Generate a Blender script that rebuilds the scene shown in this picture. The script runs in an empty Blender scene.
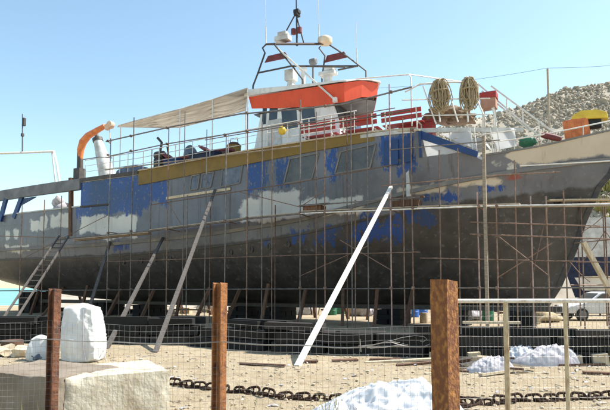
import bpy, bmesh, math, random
from mathutils import Vector, Matrix, noise, Euler
random.seed(7)
R = math.radians
scene = bpy.context.scene
col = scene.collection

# ------------------------------------------------------------------ camera, sky, sun, exposure
F, PITCH, EYE = 560.0, R(4), 1.65
SHIFT = 83 - F*math.tan(PITCH)
cd = bpy.data.cameras.new('camera'); cam = bpy.data.objects.new('camera', cd); col.objects.link(cam)
cd.sensor_width = 36; cd.lens = 36*F/610; cd.shift_y = SHIFT/610; cd.clip_start = .05; cd.clip_end = 9000
cam.location = (0, 0, EYE); cam.rotation_euler = (R(90)+PITCH, 0, 0)
scene.camera = cam
SUN_EL, SUN_AZ = R(54), R(13)          # azimuth from +X (to the right) turning away from the viewer
sv = Vector((math.cos(SUN_AZ)*math.cos(SUN_EL), math.sin(SUN_AZ)*math.cos(SUN_EL), math.sin(SUN_EL)))
world = bpy.data.worlds.new('World'); scene.world = world; world.use_nodes = True
wn = world.node_tree; bg = wn.nodes['Background']
sky = wn.nodes.new('ShaderNodeTexSky'); sky.sky_type = 'NISHITA'; sky.sun_disc = False
sky.sun_elevation = SUN_EL; sky.sun_rotation = math.atan2(sv.x, sv.y)
sky.air_density = 1.0; sky.dust_density = .7; sky.ozone_density = .3
tint = wn.nodes.new('ShaderNodeMix'); tint.data_type = 'RGBA'; tint.blend_type = 'MULTIPLY'; tint.inputs[0].default_value = 1; tint.inputs[7].default_value = (1.05, 1.11, 1.0, 1)
wn.links.new(sky.outputs[0], tint.inputs[6]); wn.links.new(tint.outputs[2], bg.inputs[0]); bg.inputs[1].default_value = 0.125
sd = bpy.data.lights.new('sun', 'SUN'); sun = bpy.data.objects.new('sun', sd); col.objects.link(sun)
sd.energy = 4.3; sd.angle = R(.53); sd.color = (1, .955, .87)
sun.rotation_euler = sv.to_track_quat('Z', 'Y').to_euler(); sun.location = (30, 0, 40)
scene.view_settings.view_transform = 'Standard'; scene.view_settings.look = 'None'
scene.view_settings.exposure = 1.02; scene.view_settings.gamma = 1

# ------------------------------------------------------------------ pixel -> place helpers
TH = R(28)
CX, CY = 3.4*math.sin(TH), 24.5+3.4*math.cos(TH)
def ray(u, v):
    y = (205-v+SHIFT)/F
    return Vector(((u-305)/F, math.cos(PITCH)-y*math.sin(PITCH), y*math.cos(PITCH)+math.sin(PITCH)))
def S(u, v, yl):                      # pixel -> ship coordinates on the fore-and-aft plane y = yl
    d = ray(u, v)
    t = (yl+CX*math.sin(TH)+CY*math.cos(TH))/(d.x*math.sin(TH)+d.y*math.cos(TH))
    X, Y = d.x*t-CX, d.y*t-CY
    return Vector((X*math.cos(TH)-Y*math.sin(TH), yl, EYE+d.z*t))
def W(p):                             # ship -> world
    x, y, z = p
    return Vector((CX+x*math.cos(TH)+y*math.sin(TH), CY-x*math.sin(TH)+y*math.cos(TH), z))
def G(u, v, z=0):                     # pixel -> world on a level plane
    d = ray(u, v); t = (z-EYE)/d.z
    return Vector((d.x*t, d.y*t, z))
def P(u, v, Y):                       # pixel -> world at depth Y
    d = ray(u, v); t = Y/d.y
    return Vector((d.x*t, Y, EYE+d.z*t))
def interp(x, pts):
    if x <= pts[0][0]: return pts[0][1]
    for (a, b), (c, d) in zip(pts, pts[1:]):
        if x <= c: return b+(d-b)*(x-a)/(c-a)
    return pts[-1][1]
def smooth(x, pts, w=1.2):
    return sum(interp(x+w*k/4, pts) for k in range(-4, 5))/9

# ------------------------------------------------------------------ mesh builder
class MB:
    def __init__(s): s.v = []; s.f = []
    def add(s, vs, fs):
        o = len(s.v); s.v += [tuple(p) for p in vs]; s.f += [tuple(i+o for i in f) for f in fs]; return s
    def box(s, c, d, rot=None):
        m = Matrix.Identity(3) if rot is None else Euler(rot).to_matrix()
        vs = [Vector(c)+m@Vector((x*d[0]/2, y*d[1]/2, z*d[2]/2)) for x in (-1, 1) for y in (-1, 1) for z in (-1, 1)]
        return s.add(vs, [(0,1,3,2),(4,6,7,5),(0,4,5,1),(2,3,7,6),(0,2,6,4),(1,5,7,3)])
    def bar(s, a, b, w, h=None, up=(0, 0, 1)):
        a, b = Vector(a), Vector(b); h = w if h is None else h
        d = (b-a).normalized(); u = Vector(up)
        if abs(d.dot(u)) > .97: u = Vector((1, 0, 0))
        x = d.cross(u).normalized()*w/2; y = x.cross(d).normalized()*h/2
        vs = [p+i*x+j*y for p in (a, b) for i, j in ((-1,-1),(1,-1),(1,1),(-1,1))]
        return s.add(vs, [(0,3,2,1),(4,5,6,7),(0,1,5,4),(1,2,6,5),(2,3,7,6),(3,0,4,7)])
    def tube(s, pts, r, n=6, closed=False):
        pts = [Vector(p) for p in pts]; N = len(pts); vs = []; fs = []
        rr = r if isinstance(r, (list, tuple)) else [r]*N
        pu = None
        for i, p in enumerate(pts):
            a = pts[(i-1) % N] if (closed or i > 0) else p
            b = pts[(i+1) % N] if (closed or i < N-1) else p
            d = (b-a).normalized()
            if pu is None: pu = Vector((0, 0, 1)) if abs(d.z) < .9 else Vector((1, 0, 0))
            x = d.cross(pu)
            if x.length < 1e-5: x = d.cross(Vector((.3, .9, .1)))
            x.normalize(); y = x.cross(d).normalized(); pu = y
            vs += [p+rr[i]*(math.cos(2*math.pi*k/n)*x+math.sin(2*math.pi*k/n)*y) for k in range(n)]
        for i in range(N if closed else N-1):
            for k in range(n):
                j = (i+1) % N
                fs.append((i*n+k, i*n+(k+1) % n, j*n+(k+1) % n, j*n+k))
        if not closed: fs += [tuple(range(n))[::-1], tuple((N-1)*n+k for k in range(n))]
        return s.add(vs, fs)
    def lathe(s, prof, c=(0, 0, 0), n=16, axis='z'):
        vs = []; fs = []; c = Vector(c)
        for r, h in prof:
            for k in range(n):
                a = 2*math.pi*k/n; p = (r*math.cos(a), r*math.sin(a), h)
                p = {'z': p, 'x': (p[2], p[0], p[1]), 'y': (p[0], p[2], p[1])}[axis]
                vs.append(c+Vector(p))
        for i in range(len(prof)-1):
            for k in range(n): fs.append((i*n+k, i*n+(k+1) % n, (i+1)*n+(k+1) % n, (i+1)*n+k))
        fs += [tuple(range(n))[::-1], tuple((len(prof)-1)*n+k for k in range(n))]
        return s.add(vs, fs)
    def prism(s, poly, d):             # closed outline (3D, planar) pushed along d
        poly = [Vector(p) for p in poly]; d = Vector(d); n = len(poly)
        return s.add(poly+[p+d for p in poly], [tuple(range(n))[::-1], tuple(range(n, 2*n))]+[(i, (i+1) % n, n+(i+1) % n, n+i) for i in range(n)])
    def grid(s, rows):
        m = len(rows[0]); vs = [p for r in rows for p in r]
        return s.add(vs, [(i*m+j, i*m+j+1, (i+1)*m+j+1, (i+1)*m+j) for i in range(len(rows)-1) for j in range(m-1)])
    def blob(s, c, rad, sub=2, amp=.15, freq=1.0, seed=0, flat=None):
        bm = bmesh.new(); bmesh.ops.create_icosphere(bm, subdivisions=sub, radius=1)
        vs = []
        for q in bm.verts:
            k = 1+amp*noise.noise(q.co*freq+Vector((seed*7.3, seed*3.1, seed)))
            p = Vector((q.co.x*rad[0]*k, q.co.y*rad[1]*k, q.co.z*rad[2]*k))+Vector(c)
            if flat is not None: p.z = max(p.z, flat)
            vs.append(p)
        fs = [tuple(q.index for q in f.verts) for f in bm.faces]; bm.free()
        return s.add(vs, fs)
    def build(s, name, mat, parent=None, loc=None, smooth=None, bevel=0, recalc=True):
        me = bpy.data.meshes.new(name); me.from_pydata(s.v, [], s.f)
        bm = bmesh.new(); bm.from_mesh(me)
        if recalc: bmesh.ops.recalc_face_normals(bm, faces=bm.faces)
        if bevel: bmesh.ops.bevel(bm, geom=list(bm.edges), offset=bevel, segments=2, profile=.6, affect='EDGES')
        bm.to_mesh(me); bm.free()
        if smooth is not None:
            me.shade_smooth()
            if smooth < 180: me.set_sharp_from_angle(angle=R(smooth))
        if mat: me.materials.append(mat)
        o = bpy.data.objects.new(name, me); col.objects.link(o)
        if parent: o.parent = parent
        if loc is not None: o.location = loc
        return o
def tag(o, label=None, cat=None, group=None, kind=None):
    if label: o['label'] = label
    if cat: o['category'] = cat
    if group: o['group'] = group
    if kind: o['kind'] = kind
    return o
def thing(name, label, cat, loc=(0, 0, 0), rz=0, group=None):
    o = bpy.data.objects.new(name, None); o.empty_display_size = .1; col.objects.link(o)
    o.location = loc; o.rotation_euler = (0, 0, rz)
    return tag(o, label, cat, group)
def inst(src, name, parent=None, loc=(0, 0, 0), rot=(0, 0, 0), sc=(1, 1, 1)):
    o = bpy.data.objects.new(name, src.data); col.objects.link(o); o.parent = parent
    o.location = loc; o.rotation_euler = rot; o.scale = sc
    return o

# ------------------------------------------------------------------ materials
def mat(name, c, c2=None, rough=.75, scale=3., bump=.15, bscale=None, metal=0., detail=6., stretch=(1, 1, 1), lo=.35, hi=.65, rnd=0., spec=.5, trans=0.):
    m = bpy.data.materials.new(name); m.use_nodes = True; nt = m.node_tree; L = nt.links.new
    b = nt.nodes['Principled BSDF']; b.inputs['Metallic'].default_value = metal
    b.inputs['Specular IOR Level'].default_value = spec
    tc = nt.nodes.new('ShaderNodeTexCoord'); mp = nt.nodes.new('ShaderNodeMapping'); mp.inputs['Scale'].default_value = stretch
    L(tc.outputs['Object'], mp.inputs[0])
    n = nt.nodes.new('ShaderNodeTexNoise'); n.inputs['Scale'].default_value = scale; n.inputs['Detail'].default_value = detail; n.inputs['Roughness'].default_value = .62
    L(mp.outputs[0], n.inputs['Vector'])
    if rnd:
        oi = nt.nodes.new('ShaderNodeObjectInfo'); vm = nt.nodes.new('ShaderNodeVectorMath'); vm.operation = 'MULTIPLY_ADD'
        cx = nt.nodes.new('ShaderNodeCombineXYZ')
        for i in range(3): L(oi.outputs['Random'], cx.inputs[i])
        vm.inputs[1].default_value = (37, 53, 71); L(cx.outputs[0], vm.inputs[0]); L(mp.outputs[0], vm.inputs[2]); L(vm.outputs[0], n.inputs['Vector'])
    r = nt.nodes.new('ShaderNodeMapRange'); r.inputs[1].default_value = lo; r.inputs[2].default_value = hi; L(n.outputs['Fac'], r.inputs[0])
    mx = nt.nodes.new('ShaderNodeMix'); mx.data_type = 'RGBA'
    c2 = c2 or tuple(x*.62 for x in c)
    mx.inputs[6].default_value = (*c, 1); mx.inputs[7].default_value = (*c2, 1); L(r.outputs[0], mx.inputs[0])
    out = mx.outputs[2]
    if rnd:
        hs = nt.nodes.new('ShaderNodeHueSaturation'); mr = nt.nodes.new('ShaderNodeMapRange')
        mr.inputs[3].default_value = 1-rnd; mr.inputs[4].default_value = 1+rnd
        L(oi.outputs['Random'], mr.inputs[0]); L(mr.outputs[0], hs.inputs['Value']); L(out, hs.inputs['Color']); out = hs.outputs[0]
    L(out, b.inputs['Base Color'])
    rr = nt.nodes.new('ShaderNodeMapRange'); rr.inputs[3].default_value = max(0, rough-.12); rr.inputs[4].default_value = min(1, rough+.12)
    L(n.outputs['Fac'], rr.inputs[0]); L(rr.outputs[0], b.inputs['Roughness'])
    if bump:
        n2 = nt.nodes.new('ShaderNodeTexNoise'); n2.inputs['Scale'].default_value = bscale or scale*6; n2.inputs['Detail'].default_value = 5
        L(mp.outputs[0], n2.inputs['Vector'])
        bp = nt.nodes.new('ShaderNodeBump'); bp.inputs['Strength'].default_value = bump; bp.inputs['Distance'].default_value = .02
        L(n2.outputs['Fac'], bp.inputs['Height']); L(bp.outputs[0], b.inputs['Normal'])
    if trans:
        t = nt.nodes.new('ShaderNodeBsdfTranslucent'); L(out, t.inputs[0])
        ms = nt.nodes.new('ShaderNodeMixShader'); ms.inputs[0].default_value = trans
        L(b.outputs[0], ms.inputs[1]); L(t.outputs[0], ms.inputs[2]); L(ms.outputs[0], nt.nodes['Material Output'].inputs[0])
    return m
K = {}
K['white'] = mat('white_paint', (.74, .72, .68), (.46, .41, .34), .55, 2.4, .08, lo=.48, hi=.80, detail=9, stretch=(1.4, 1.4, .5))
K['dirtywhite'] = mat('weathered_white_paint', (.66, .65, .62), (.40, .38, .35), .65, 2.2, .1)
K['whitepipe'] = mat('white_tube_paint', (.78, .76, .72), (.62, .56, .48), .45, 6, .05)
K['greypipe'] = mat('galvanised_tube', (.22, .20, .19), (.13, .10, .085), .55, 5, .1, metal=.35, rnd=.25)
K['rustpipe'] = mat('rusty_tube', (.26, .17, .13), (.14, .085, .06), .8, 7, .2, metal=.1, rnd=.25)
K['pinkpipe'] = mat('red_oxide_tube', (.46, .31, .27), (.30, .19, .16), .6, 7, .1, rnd=.1)
K['plank'] = mat('scaffold_board', (.46, .37, .27), (.25, .19, .14), .85, 4, .3, stretch=(1, 6, 6), rnd=.25)
K['oldwood'] = mat('shaded_weathered_timber', (.10, .088, .08), (.055, .046, .04), .9, 3, .4, stretch=(5, 5, 1), rnd=.25)  # grey wood, darkened to carry the ship's shadow on props and ladder
K['brownwood'] = mat('brown_timber', (.17, .085, .05), (.08, .042, .026), .9, 3, .4, stretch=(5, 5, 1), rnd=.3)
K['palewood'] = mat('pale_timber', (.60, .50, .36), (.42, .33, .22), .85, 3, .25, stretch=(5, 5, 1), rnd=.15)
K['blackwood'] = mat('tarred_timber', (.007, .006, .0055), (.014, .011, .009), .9, 3, .5, stretch=(1, 5, 5), rnd=.35)
K['greytimber'] = mat('worn_dark_timber', (.045, .036, .03), (.022, .018, .016), .9, 3, .5, stretch=(1, 5, 5), rnd=.3)
K['propwhite'] = mat('white_timber_prop', (.70, .67, .62), (.44, .39, .32), .8, 2.2, .25, stretch=(5, 5, .8), lo=.46, hi=.80, detail=9)
K['orange'] = mat('orange_paint', (.74, .075, .016), (.50, .055, .018), .5, 2.6, .06, lo=.42, hi=.85, detail=9, stretch=(1, 1, .4))
K['orange2'] = mat('orange_steel', (.78, .24, .06), (.55, .14, .04), .5, 4, .1)
K['yellow'] = mat('yellow_paint', (.80, .56, .05), (.66, .42, .04), .5, 3, .08)
K['gold'] = mat('ochre_paint', (.215, .13, .019), (.13, .085, .024), .6, 1.3, .08, lo=.45, hi=.75)
K['red'] = mat('red_seat_paint', (.42, .032, .026), (.24, .04, .034), .6, 6, .15, rnd=.15)
K['darkred'] = mat('dark_red_paint', (.20, .035, .035), (.12, .025, .025), .6, 4, .1)
K['blue'] = mat('blue_paint', (.008, .046, .19), (.011, .034, .10), .45, 2.5, .06)
K['greyblue'] = mat('grey_blue_cover', (.16, .20, .26), (.08, .10, .14), .8, 3, .3)
K['navy'] = mat('dark_blue_antifouling', (.02, .03, .075), (.012, .016, .04), .7, 3, .1)
K['grey'] = mat('grey_primer', (.19, .19, .195), (.12, .12, .125), .7, 1.5, .08)
K['darkgrey'] = mat('dark_steel', (.045, .045, .048), (.10, .08, .065), .6, 4, .2, metal=.3)
K['black'] = mat('black_rubber', (.015, .015, .016), (.03, .03, .03), .8, 6, .2)
K['glass'] = mat('dark_glass', (.02, .028, .035), (.05, .06, .065), .12, 1, 0, spec=.7)
K['dustyglass'] = mat('dusty_window_glass', (.05, .053, .056), (.09, .088, .084), .3, 2.5, .02, spec=.6)
K['canvas'] = mat('grey_canvas', (.70, .65, .57), (.44, .39, .33), .9, 2.2, .3, bscale=40, trans=.4, stretch=(.3, 2.2, 1), lo=.4, hi=.7)
K['sheet'] = mat('white_plastic_sheet', (.88, .88, .88), (.78, .78, .78), .4, 1.2, .25, bscale=3, trans=.75)
K['rope'] = mat('hemp_rope', (.52, .42, .27), (.32, .24, .14), .95, 14, .5, stretch=(3, 3, 3))
K['netting'] = mat('brown_net', (.30, .21, .14), (.15, .095, .06), .95, 9, .9, bscale=30)
K['sack'] = mat('woven_white_sack', (.78, .77, .745), (.62, .605, .58), .8, 2.6, .7, bscale=5.5, trans=.12)
K['sackblue'] = mat('blue_print', (.18, .42, .70), (.45, .58, .72), .7, 6, .1)
K['plastic'] = mat('white_plastic_film', (.74, .75, .765), (.60, .62, .67), .35, 2.5, .35, bscale=7, trans=.2)
K['tarp'] = mat('grey_tarpaulin', (.52, .50, .52), (.30, .28, .31), .75, 3, .4, bscale=8)
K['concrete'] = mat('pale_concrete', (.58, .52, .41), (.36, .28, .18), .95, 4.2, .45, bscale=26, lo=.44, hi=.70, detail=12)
K['rust'] = mat('rusted_steel', (.17, .062, .026), (.065, .028, .017), .85, 9, .6, bscale=34, lo=.38, hi=.62, detail=9)
K['rust2'] = mat('orange_rusted_steel', (.30, .115, .032), (.12, .045, .02), .85, 8, .6, bscale=34, lo=.42, hi=.66, detail=9)
K['rustflake'] = mat('rusted_steel_with_yellow_paint', (.17, .062, .024), (.44, .20, .05), .9, 24, .8, bscale=46, lo=.46, hi=.72, detail=12, stretch=(1.2, 1.2, .7))
K['chain'] = mat('rusty_chain_iron', (.060, .030, .018), (.028, .017, .012), .95, 9, .6, metal=0., spec=.2)
K['wire'] = mat('galvanised_wire', (.40, .39, .375), (.28, .25, .21), .5, 9, 0, metal=.4)
K['paintrail'] = mat('flaking_white_rail', (.66, .63, .57), (.32, .21, .14), .7, 15, .2, lo=.48, hi=.72)
K['cream'] = mat('cream_painted_post', (.55, .45, .29), (.27, .14, .06), .8, 12, .25, lo=.45, hi=.72, stretch=(2, 2, .7))
K['bluedrum'] = mat('blue_plastic', (.03, .16, .60), (.03, .12, .42), .4, 3, .05)
K['green'] = mat('green_plastic', (.03, .20, .10), (.025, .12, .07), .5, 3, .05)
K['carpaint'] = mat('silver_white_car_paint', (.66, .65, .64), (.58, .56, .54), .3, 2, 0)
K['cardboard'] = mat('pink_brown_box', (.48, .27, .20), (.36, .20, .14), .85, 3, .1)
K['tyre'] = mat('tyre_rubber', (.02, .02, .02), (.04, .035, .03), .85, 8, .2)

# hull paint: bare grey with rubbed-back primer and paint patches (patch outlines are stored in the mesh)
def hullmat():
    m = bpy.data.materials.new('patchy_hull_paint'); m.use_nodes = True; nt = m.node_tree; L = nt.links.new; N = nt.nodes.new
    b = nt.nodes['Principled BSDF']; b.inputs['Roughness'].default_value = .6
    tc = N('ShaderNodeTexCoord')
    def nz(scale, det, st=(1, 1, 1)):
        mp = N('ShaderNodeMapping'); mp.inputs['Scale'].default_value = st; L(tc.outputs['Object'], mp.inputs[0])
        n = N('ShaderNodeTexNoise'); n.inputs['Scale'].default_value = scale; n.inputs['Detail'].default_value = det; n.inputs['Roughness'].default_value = .6
        L(mp.outputs[0], n.inputs['Vector']); return n.outputs['Fac']
    n1 = nz(1.7, 8); n2 = nz(.35, 4); n3 = nz(1.6, 8, (2.6, 1, .10)); n4 = nz(5, 6)
    mpb = N('ShaderNodeMapping'); mpb.inputs['Rotation'].default_value = (0, R(38), 0); mpb.inputs['Scale'].default_value = (1.6, 1, .38); L(tc.outputs['Object'], mpb.inputs[0])
    nbn = N('ShaderNodeTexNoise'); nbn.inputs['Scale'].default_value = 1.9; nbn.inputs['Detail'].default_value = 9; nbn.inputs['Roughness'].default_value = .68; L(mpb.outputs[0], nbn.inputs['Vector']); nb = nbn.outputs['Fac']
    def mixc(f, a, c):
        x = N('ShaderNodeMix'); x.data_type = 'RGBA'; L(f, x.inputs[0])
        for i, q in ((6, a), (7, c)):
            if isinstance(q, tuple): x.inputs[i].default_value = (*q, 1)
            else: L(q, x.inputs[i])
        return x.outputs[2]
    def mr(f, a, c, d=0, e=1):
        x = N('ShaderNodeMapRange'); x.inputs[1].default_value = a; x.inputs[2].default_value = c; x.inputs[3].default_value = d; x.inputs[4].default_value = e
        L(f, x.inputs[0]); return x.outputs[0]
    def math_(op, a, c):
        x = N('ShaderNodeMath'); x.operation = op
        for i, q in enumerate((a, c)):
            if isinstance(q, (int, float)): x.inputs[i].default_value = q
            else: L(q, x.inputs[i])
        return x.outputs[0]
    def attr(nm):
        a = N('ShaderNodeAttribute'); a.attribute_name = nm; return a.outputs['Fac']
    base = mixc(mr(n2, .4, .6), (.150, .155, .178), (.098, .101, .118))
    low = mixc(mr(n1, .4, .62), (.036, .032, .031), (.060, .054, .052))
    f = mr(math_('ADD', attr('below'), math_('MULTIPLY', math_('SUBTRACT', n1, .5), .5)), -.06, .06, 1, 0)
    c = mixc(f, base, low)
    c = mixc(mr(n3, .56, .70, 0, .55), c, (.062, .040, .028)); c = mixc(mr(n4, .58, .72, 0, .35), c, (.26, .255, .26))
    def patch(c, nm, rgb, rgb2, amp, wear):
        s = math_('ADD', attr(nm), math_('MULTIPLY', math_('SUBTRACT', nb if nm == 'blue' else n1, .5), amp))
        k = mr(s, -.05, .05, 1, 0)
        k = math_('MULTIPLY', k, mr(n4, wear, wear+.06, 1, 0))
        return mixc(k, c, mixc(mr(n2, .4, .6), rgb, rgb2))
    c = patch(c, 'blue', (.008, .058, .25), (.012, .045, .14), 2.3, .57)
    c = patch(c, 'pale', (.60, .565, .51), (.47, .445, .41), .9, .66)
    c = patch(c, 'tan', (.55, .475, .385), (.47, .40, .32), .5, .72)
    c = mixc(mr(n3, .60, .74, 0, .45), c, (.085, .05, .03))
    c = patch(c, 'oxide', (.28, .06, .04), (.24, .05, .04), .25, .62)
    L(c, b.inputs['Base Color'])
    L(mr(n4, .3, .7, .28, .5), b.inputs['Roughness'])
    sp = N('ShaderNodeSeparateXYZ'); L(tc.outputs['Object'], sp.inputs[0]); cb = N('ShaderNodeCombineXYZ'); L(sp.outputs[0], cb.inputs[0]); L(sp.outputs[2], cb.inputs[1])
    bk = N('ShaderNodeTexBrick'); bk.inputs['Scale'].default_value = 1; bk.inputs['Brick Width'].default_value = 2.6; bk.inputs['Row Height'].default_value = .92; bk.inputs['Mortar Size'].default_value = .012; bk.inputs['Mortar Smooth'].default_value = .6
    L(cb.outputs[0], bk.inputs['Vector'])
    bp = N('ShaderNodeBump'); bp.inputs['Strength'].default_value = .22; bp.inputs['Distance'].default_value = .05
    L(math_('SUBTRACT', math_('ADD', n2, math_('MULTIPLY', n4, .25)), math_('MULTIPLY', bk.outputs['Fac'], .35)), bp.inputs['Height']); L(bp.outputs[0], b.inputs['Normal'])
    return m
K['hull'] = hullmat()

# ground
def groundmat():
    m = bpy.data.materials.new('dry_sandy_ground'); m.use_nodes = True; nt = m.node_tree; L = nt.links.new; N = nt.nodes.new
    b = nt.nodes['Principled BSDF']; b.inputs['Roughness'].default_value = .95; b.inputs['Specular IOR Level'].default_value = .15
    tc = N('ShaderNodeTexCoord')
    def nz(s, d):
        n = N('ShaderNodeTexNoise'); n.inputs['Scale'].default_value = s; n.inputs['Detail'].default_value = d; n.inputs['Roughness'].default_value = .65; L(tc.outputs['Object'], n.inputs['Vector']); return n.outputs['Fac']
    a, c, d = nz(.45, 6), nz(5, 8), nz(45, 6)
    def mixc(f, lo, hi, A, B):
        r = N('ShaderNodeMapRange'); r.inputs[1].default_value = lo; r.inputs[2].default_value = hi; L(f, r.inputs[0])
        x = N('ShaderNodeMix'); x.data_type = 'RGBA'; L(r.outputs[0], x.inputs[0])
        for i, q in ((6, A), (7, B)):
            if isinstance(q, tuple): x.inputs[i].default_value = (*q, 1)
            else: L(q, x.inputs[i])
        return x.outputs[2]
    k = mixc(a, .38, .62, (.46, .385, .27), (.37, .295, .195))
    k = mixc(c, .48, .70, k, (.29, .22, .14))
    k = mixc(d, .55, .75, k, (.26, .19, .12))
    k = mixc(nz(.8, 7), .60, .70, k, (.27, .21, .145))
    L(k, b.inputs['Base Color'])
    bp = N('ShaderNodeBump'); bp.inputs['Strength'].default_value = .7; bp.inputs['Distance'].default_value = .05
    ad = N('ShaderNodeMath'); L(c, ad.inputs[0]); L(d, ad.inputs[1]); L(ad.outputs[0], bp.inputs['Height']); L(bp.outputs[0], b.inputs['Normal'])
    return m
K['ground'] = groundmat()
K['rock'] = mat('limestone_rubble', (.47, .40, .305), (.26, .22, .165), .95, 1.6, .5, bscale=6, lo=.3, hi=.7)
K['hill'] = mat('rubble_slope', (.42, .37, .295), (.30, .26, .20), .95, .8, .6, bscale=4)
K['weed'] = mat('dry_weeds', (.22, .22, .06), (.33, .27, .11), .9, 3, 0)
K['pebble'] = mat('pale_pebbles', (.50, .42, .30), (.28, .22, .15), .95, 6, 0)
def seamat():
    m = mat('turquoise_sea', (.045, .36, .38), (.03, .26, .32), .25, .12, .5, bscale=1.2, spec=.4); return m
K['sea'] = seamat()

# ------------------------------------------------------------------ the setting
def bumps(x, y):
    return .035*noise.noise(Vector((x*.35, y*.35, 0)))+.016*noise.noise(Vector((x*1.7, y*1.7, 3)))+.012*noise.noise(Vector((x*4.5, y*4.5, 9)))
def rut(x, y):
    r = 0
    for y0, a in ((9.9, .05), (10.9, .05), (7.4, -.09), (8.35, -.09)):
        d = y-(y0+a*x+.12*math.sin(x*.6+y0)); r -= .035*math.exp(-(d/.11)**2)-.018*math.exp(-((abs(d)-.24)/.08)**2)
    return r
def gz(x, y):
    return bumps(x, y)+rut(x, y) if -20 < x < 20 and 2 < y < 24 else 0
xs_ = [-400, -120, -60, -30]+[-20+i*.2 for i in range(0, 201)]+[30, 60, 120, 400]
ys_ = [-60, -10, 0]+[2+i*.1 for i in range(0, 221)]+[28, 34, 42, 53]
rows = []
for y in ys_:
    edge = 1 if y < 53 else 0
    rows.append([Vector((x, y, gz(x, y) if (abs(x) < 20 and 2 < y < 24) else 0)) for x in xs_])
tag(MB().grid(rows).build('ground', K['ground'], smooth=180), kind='structure')
m = MB(); m.box((0, 53.25, -1.2), (800, .5, 2.4)); tag(m.build('quay_edge', K['concrete']), kind='structure')
m = MB(); m.grid([[Vector((x, y, -1.0)) for x in (-6000, -200, 200, 6000)] for y in (53.4, 200, 1500, 8000)])
tag(m.build('sea', K['sea']), kind='structure')

# rubble hillside to the right, behind the yard
crest = [(60, 288), (200, 270), (300, 205), (400, 140), (440, 126), (480, 116), (500, 111), (520, 104), (540, 97), (560, 92), (580, 87), (610, 81), (700, 66), (900, 50), (1400, 40)]
def hill_pt(u, k):                    # k 0 at the foot .. 1 at the crest, 1..1.6 down the back
    c = P(u, smooth(u, crest, 25), 72)
    foot = Vector((P(u, 288, 42).x, 42, -.3))
    if k <= 1:
        p = foot.lerp(c, k); p.z = foot.z+(c.z-foot.z)*(.25*k*k+.75*k)
    else:
        p = c+Vector((c.x*.4*(k-1), 40*(k-1), -(c.z+1.5)*(k-1)/.6))
    p.z += .5*noise.noise(p*.22)*(1 if 0 < k < 1.5 else 0)
    return p
us = [60+i*14 for i in range(0, 97)]
tag(MB().grid([[hill_pt(u, k/20) for u in us] for k in range(0, 33)]).build('rubble_hillside', K['hill'], smooth=180), kind='structure')
ico = bmesh.new(); bmesh.ops.create_icosphere(ico, subdivisions=1, radius=1)
iv = [v.co.copy() for v in ico.verts]; itf = [tuple(v.index for v in f.verts) for f in ico.faces]
rk = MB()
for i in range(20000):
    u = random.uniform(395, 690); k = random.uniform(.35, 1.02)
    p = hill_pt(u, k)
    if noise.noise(Vector((p.x*.16, p.y*.16, p.z*.16))) > .22 and random.random() < .8: continue
    s = random.choice((.10, .13, .16, .2, .26, .36))*random.uniform(.8, 1.25)
    s *= .85
    if random.random() < .02: s *= 1.8
    q = Euler((random.random()*6, random.random()*6, random.random()*6)).to_matrix(); sq = Vector((random.uniform(.7, 1.3), random.uniform(.7, 1.2), random.uniform(.5, .9)))
    rk.add([p+q@Vector((a.x*sq.x*s*random.uniform(.75, 1.2), a.y*sq.y*s*random.uniform(.75, 1.2), a.z*sq.z*s*random.uniform(.75, 1.2))) for a in iv], itf)
tag(rk.build('hillside_rocks', K['rock'], recalc=False), 'tumbled pale limestone rocks covering the slope', 'rocks', kind='stuff')
wd = MB()
for i in range(45):
    u = random.uniform(395, 680); k = random.uniform(.3, .95)
    if i < 40: u = random.uniform(590, 640); k = random.uniform(.33, .5)
    c = hill_pt(u, k); hh = random.uniform(.4, 1.2)
    for j in range(26):
        d = Vector((random.gauss(0, .5), random.gauss(0, .5), random.uniform(.4, 1.1)))*hh; e = Vector((random.gauss(0, 1), random.gauss(0, 1), random.gauss(0, .5))).normalized()*.10
        wd.add([c+d*.3-e, c+d*.3+e, c+d+e*.7, c+d-e*.4], [(0, 1, 2, 3)])
tag(wd.build('hillside_weeds', K['weed'], recalc=False), 'dry green scrub growing between the rocks', 'scrub', kind='stuff')
# pebbles and litter on the sand
pb = MB()
for i in range(3800):
    y = 5.5+9*random.random()**1.5; x = random.uniform(-.62, .66)*y; s = random.choice((.006, .009, .012, .018, .028))*random.uniform(.8, 1.3)
    pb.add([Vector((x+a.x*s*random.uniform(.7, 1.4), y+a.y*s*random.uniform(.7, 1.4), gz(x, y)+s*.3+a.z*s*.7)) for a in iv], itf)
tag(pb.build('pebbles', K['pebble'], recalc=False), 'small pale stones strewn over the sand', 'pebbles', kind='stuff')

lt = MB()
for i in range(170):
    y = 6+8.5*random.random(); x = random.uniform(-.6, .62)*y; a = random.random()*6.3; w, d = random.uniform(.02, .07), random.uniform(.015, .04); e = Vector((math.cos(a), math.sin(a), 0)); f = Vector((-math.sin(a), math.cos(a), 0)); c = Vector((x, y, gz(x, y)+.012)); up = Vector((0, 0, random.uniform(.005, .03)))
    lt.add([c-e*w-f*d, c-f*d+up, c+e*w-f*d, c+e*w+f*d, c+f*d+up, c-e*w+f*d], [(0, 1, 4, 5), (1, 2, 3, 4)])
tag(lt.build('paper_litter', K['tarp'], recalc=False), 'small pale scraps of litter scattered over the sand', 'litter', kind='stuff')
tw = MB()
for i in range(260):
    y = 6+8.5*random.random(); x = random.uniform(-.6, .62)*y; a = random.random()*6.3; l = random.uniform(.04, .22); c = Vector((x, y, gz(x, y)+.008))
    tw.tube([c, c+Vector((math.cos(a)*l*.5, math.sin(a)*l*.5, .012)), c+Vector((math.cos(a+.3)*l, math.sin(a+.3)*l, 0))], .0045, 4)
tag(tw.build('twigs', K['oldwood'], recalc=False), 'thin dry twigs and splinters strewn over the sand', 'twigs', kind='stuff')

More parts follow.
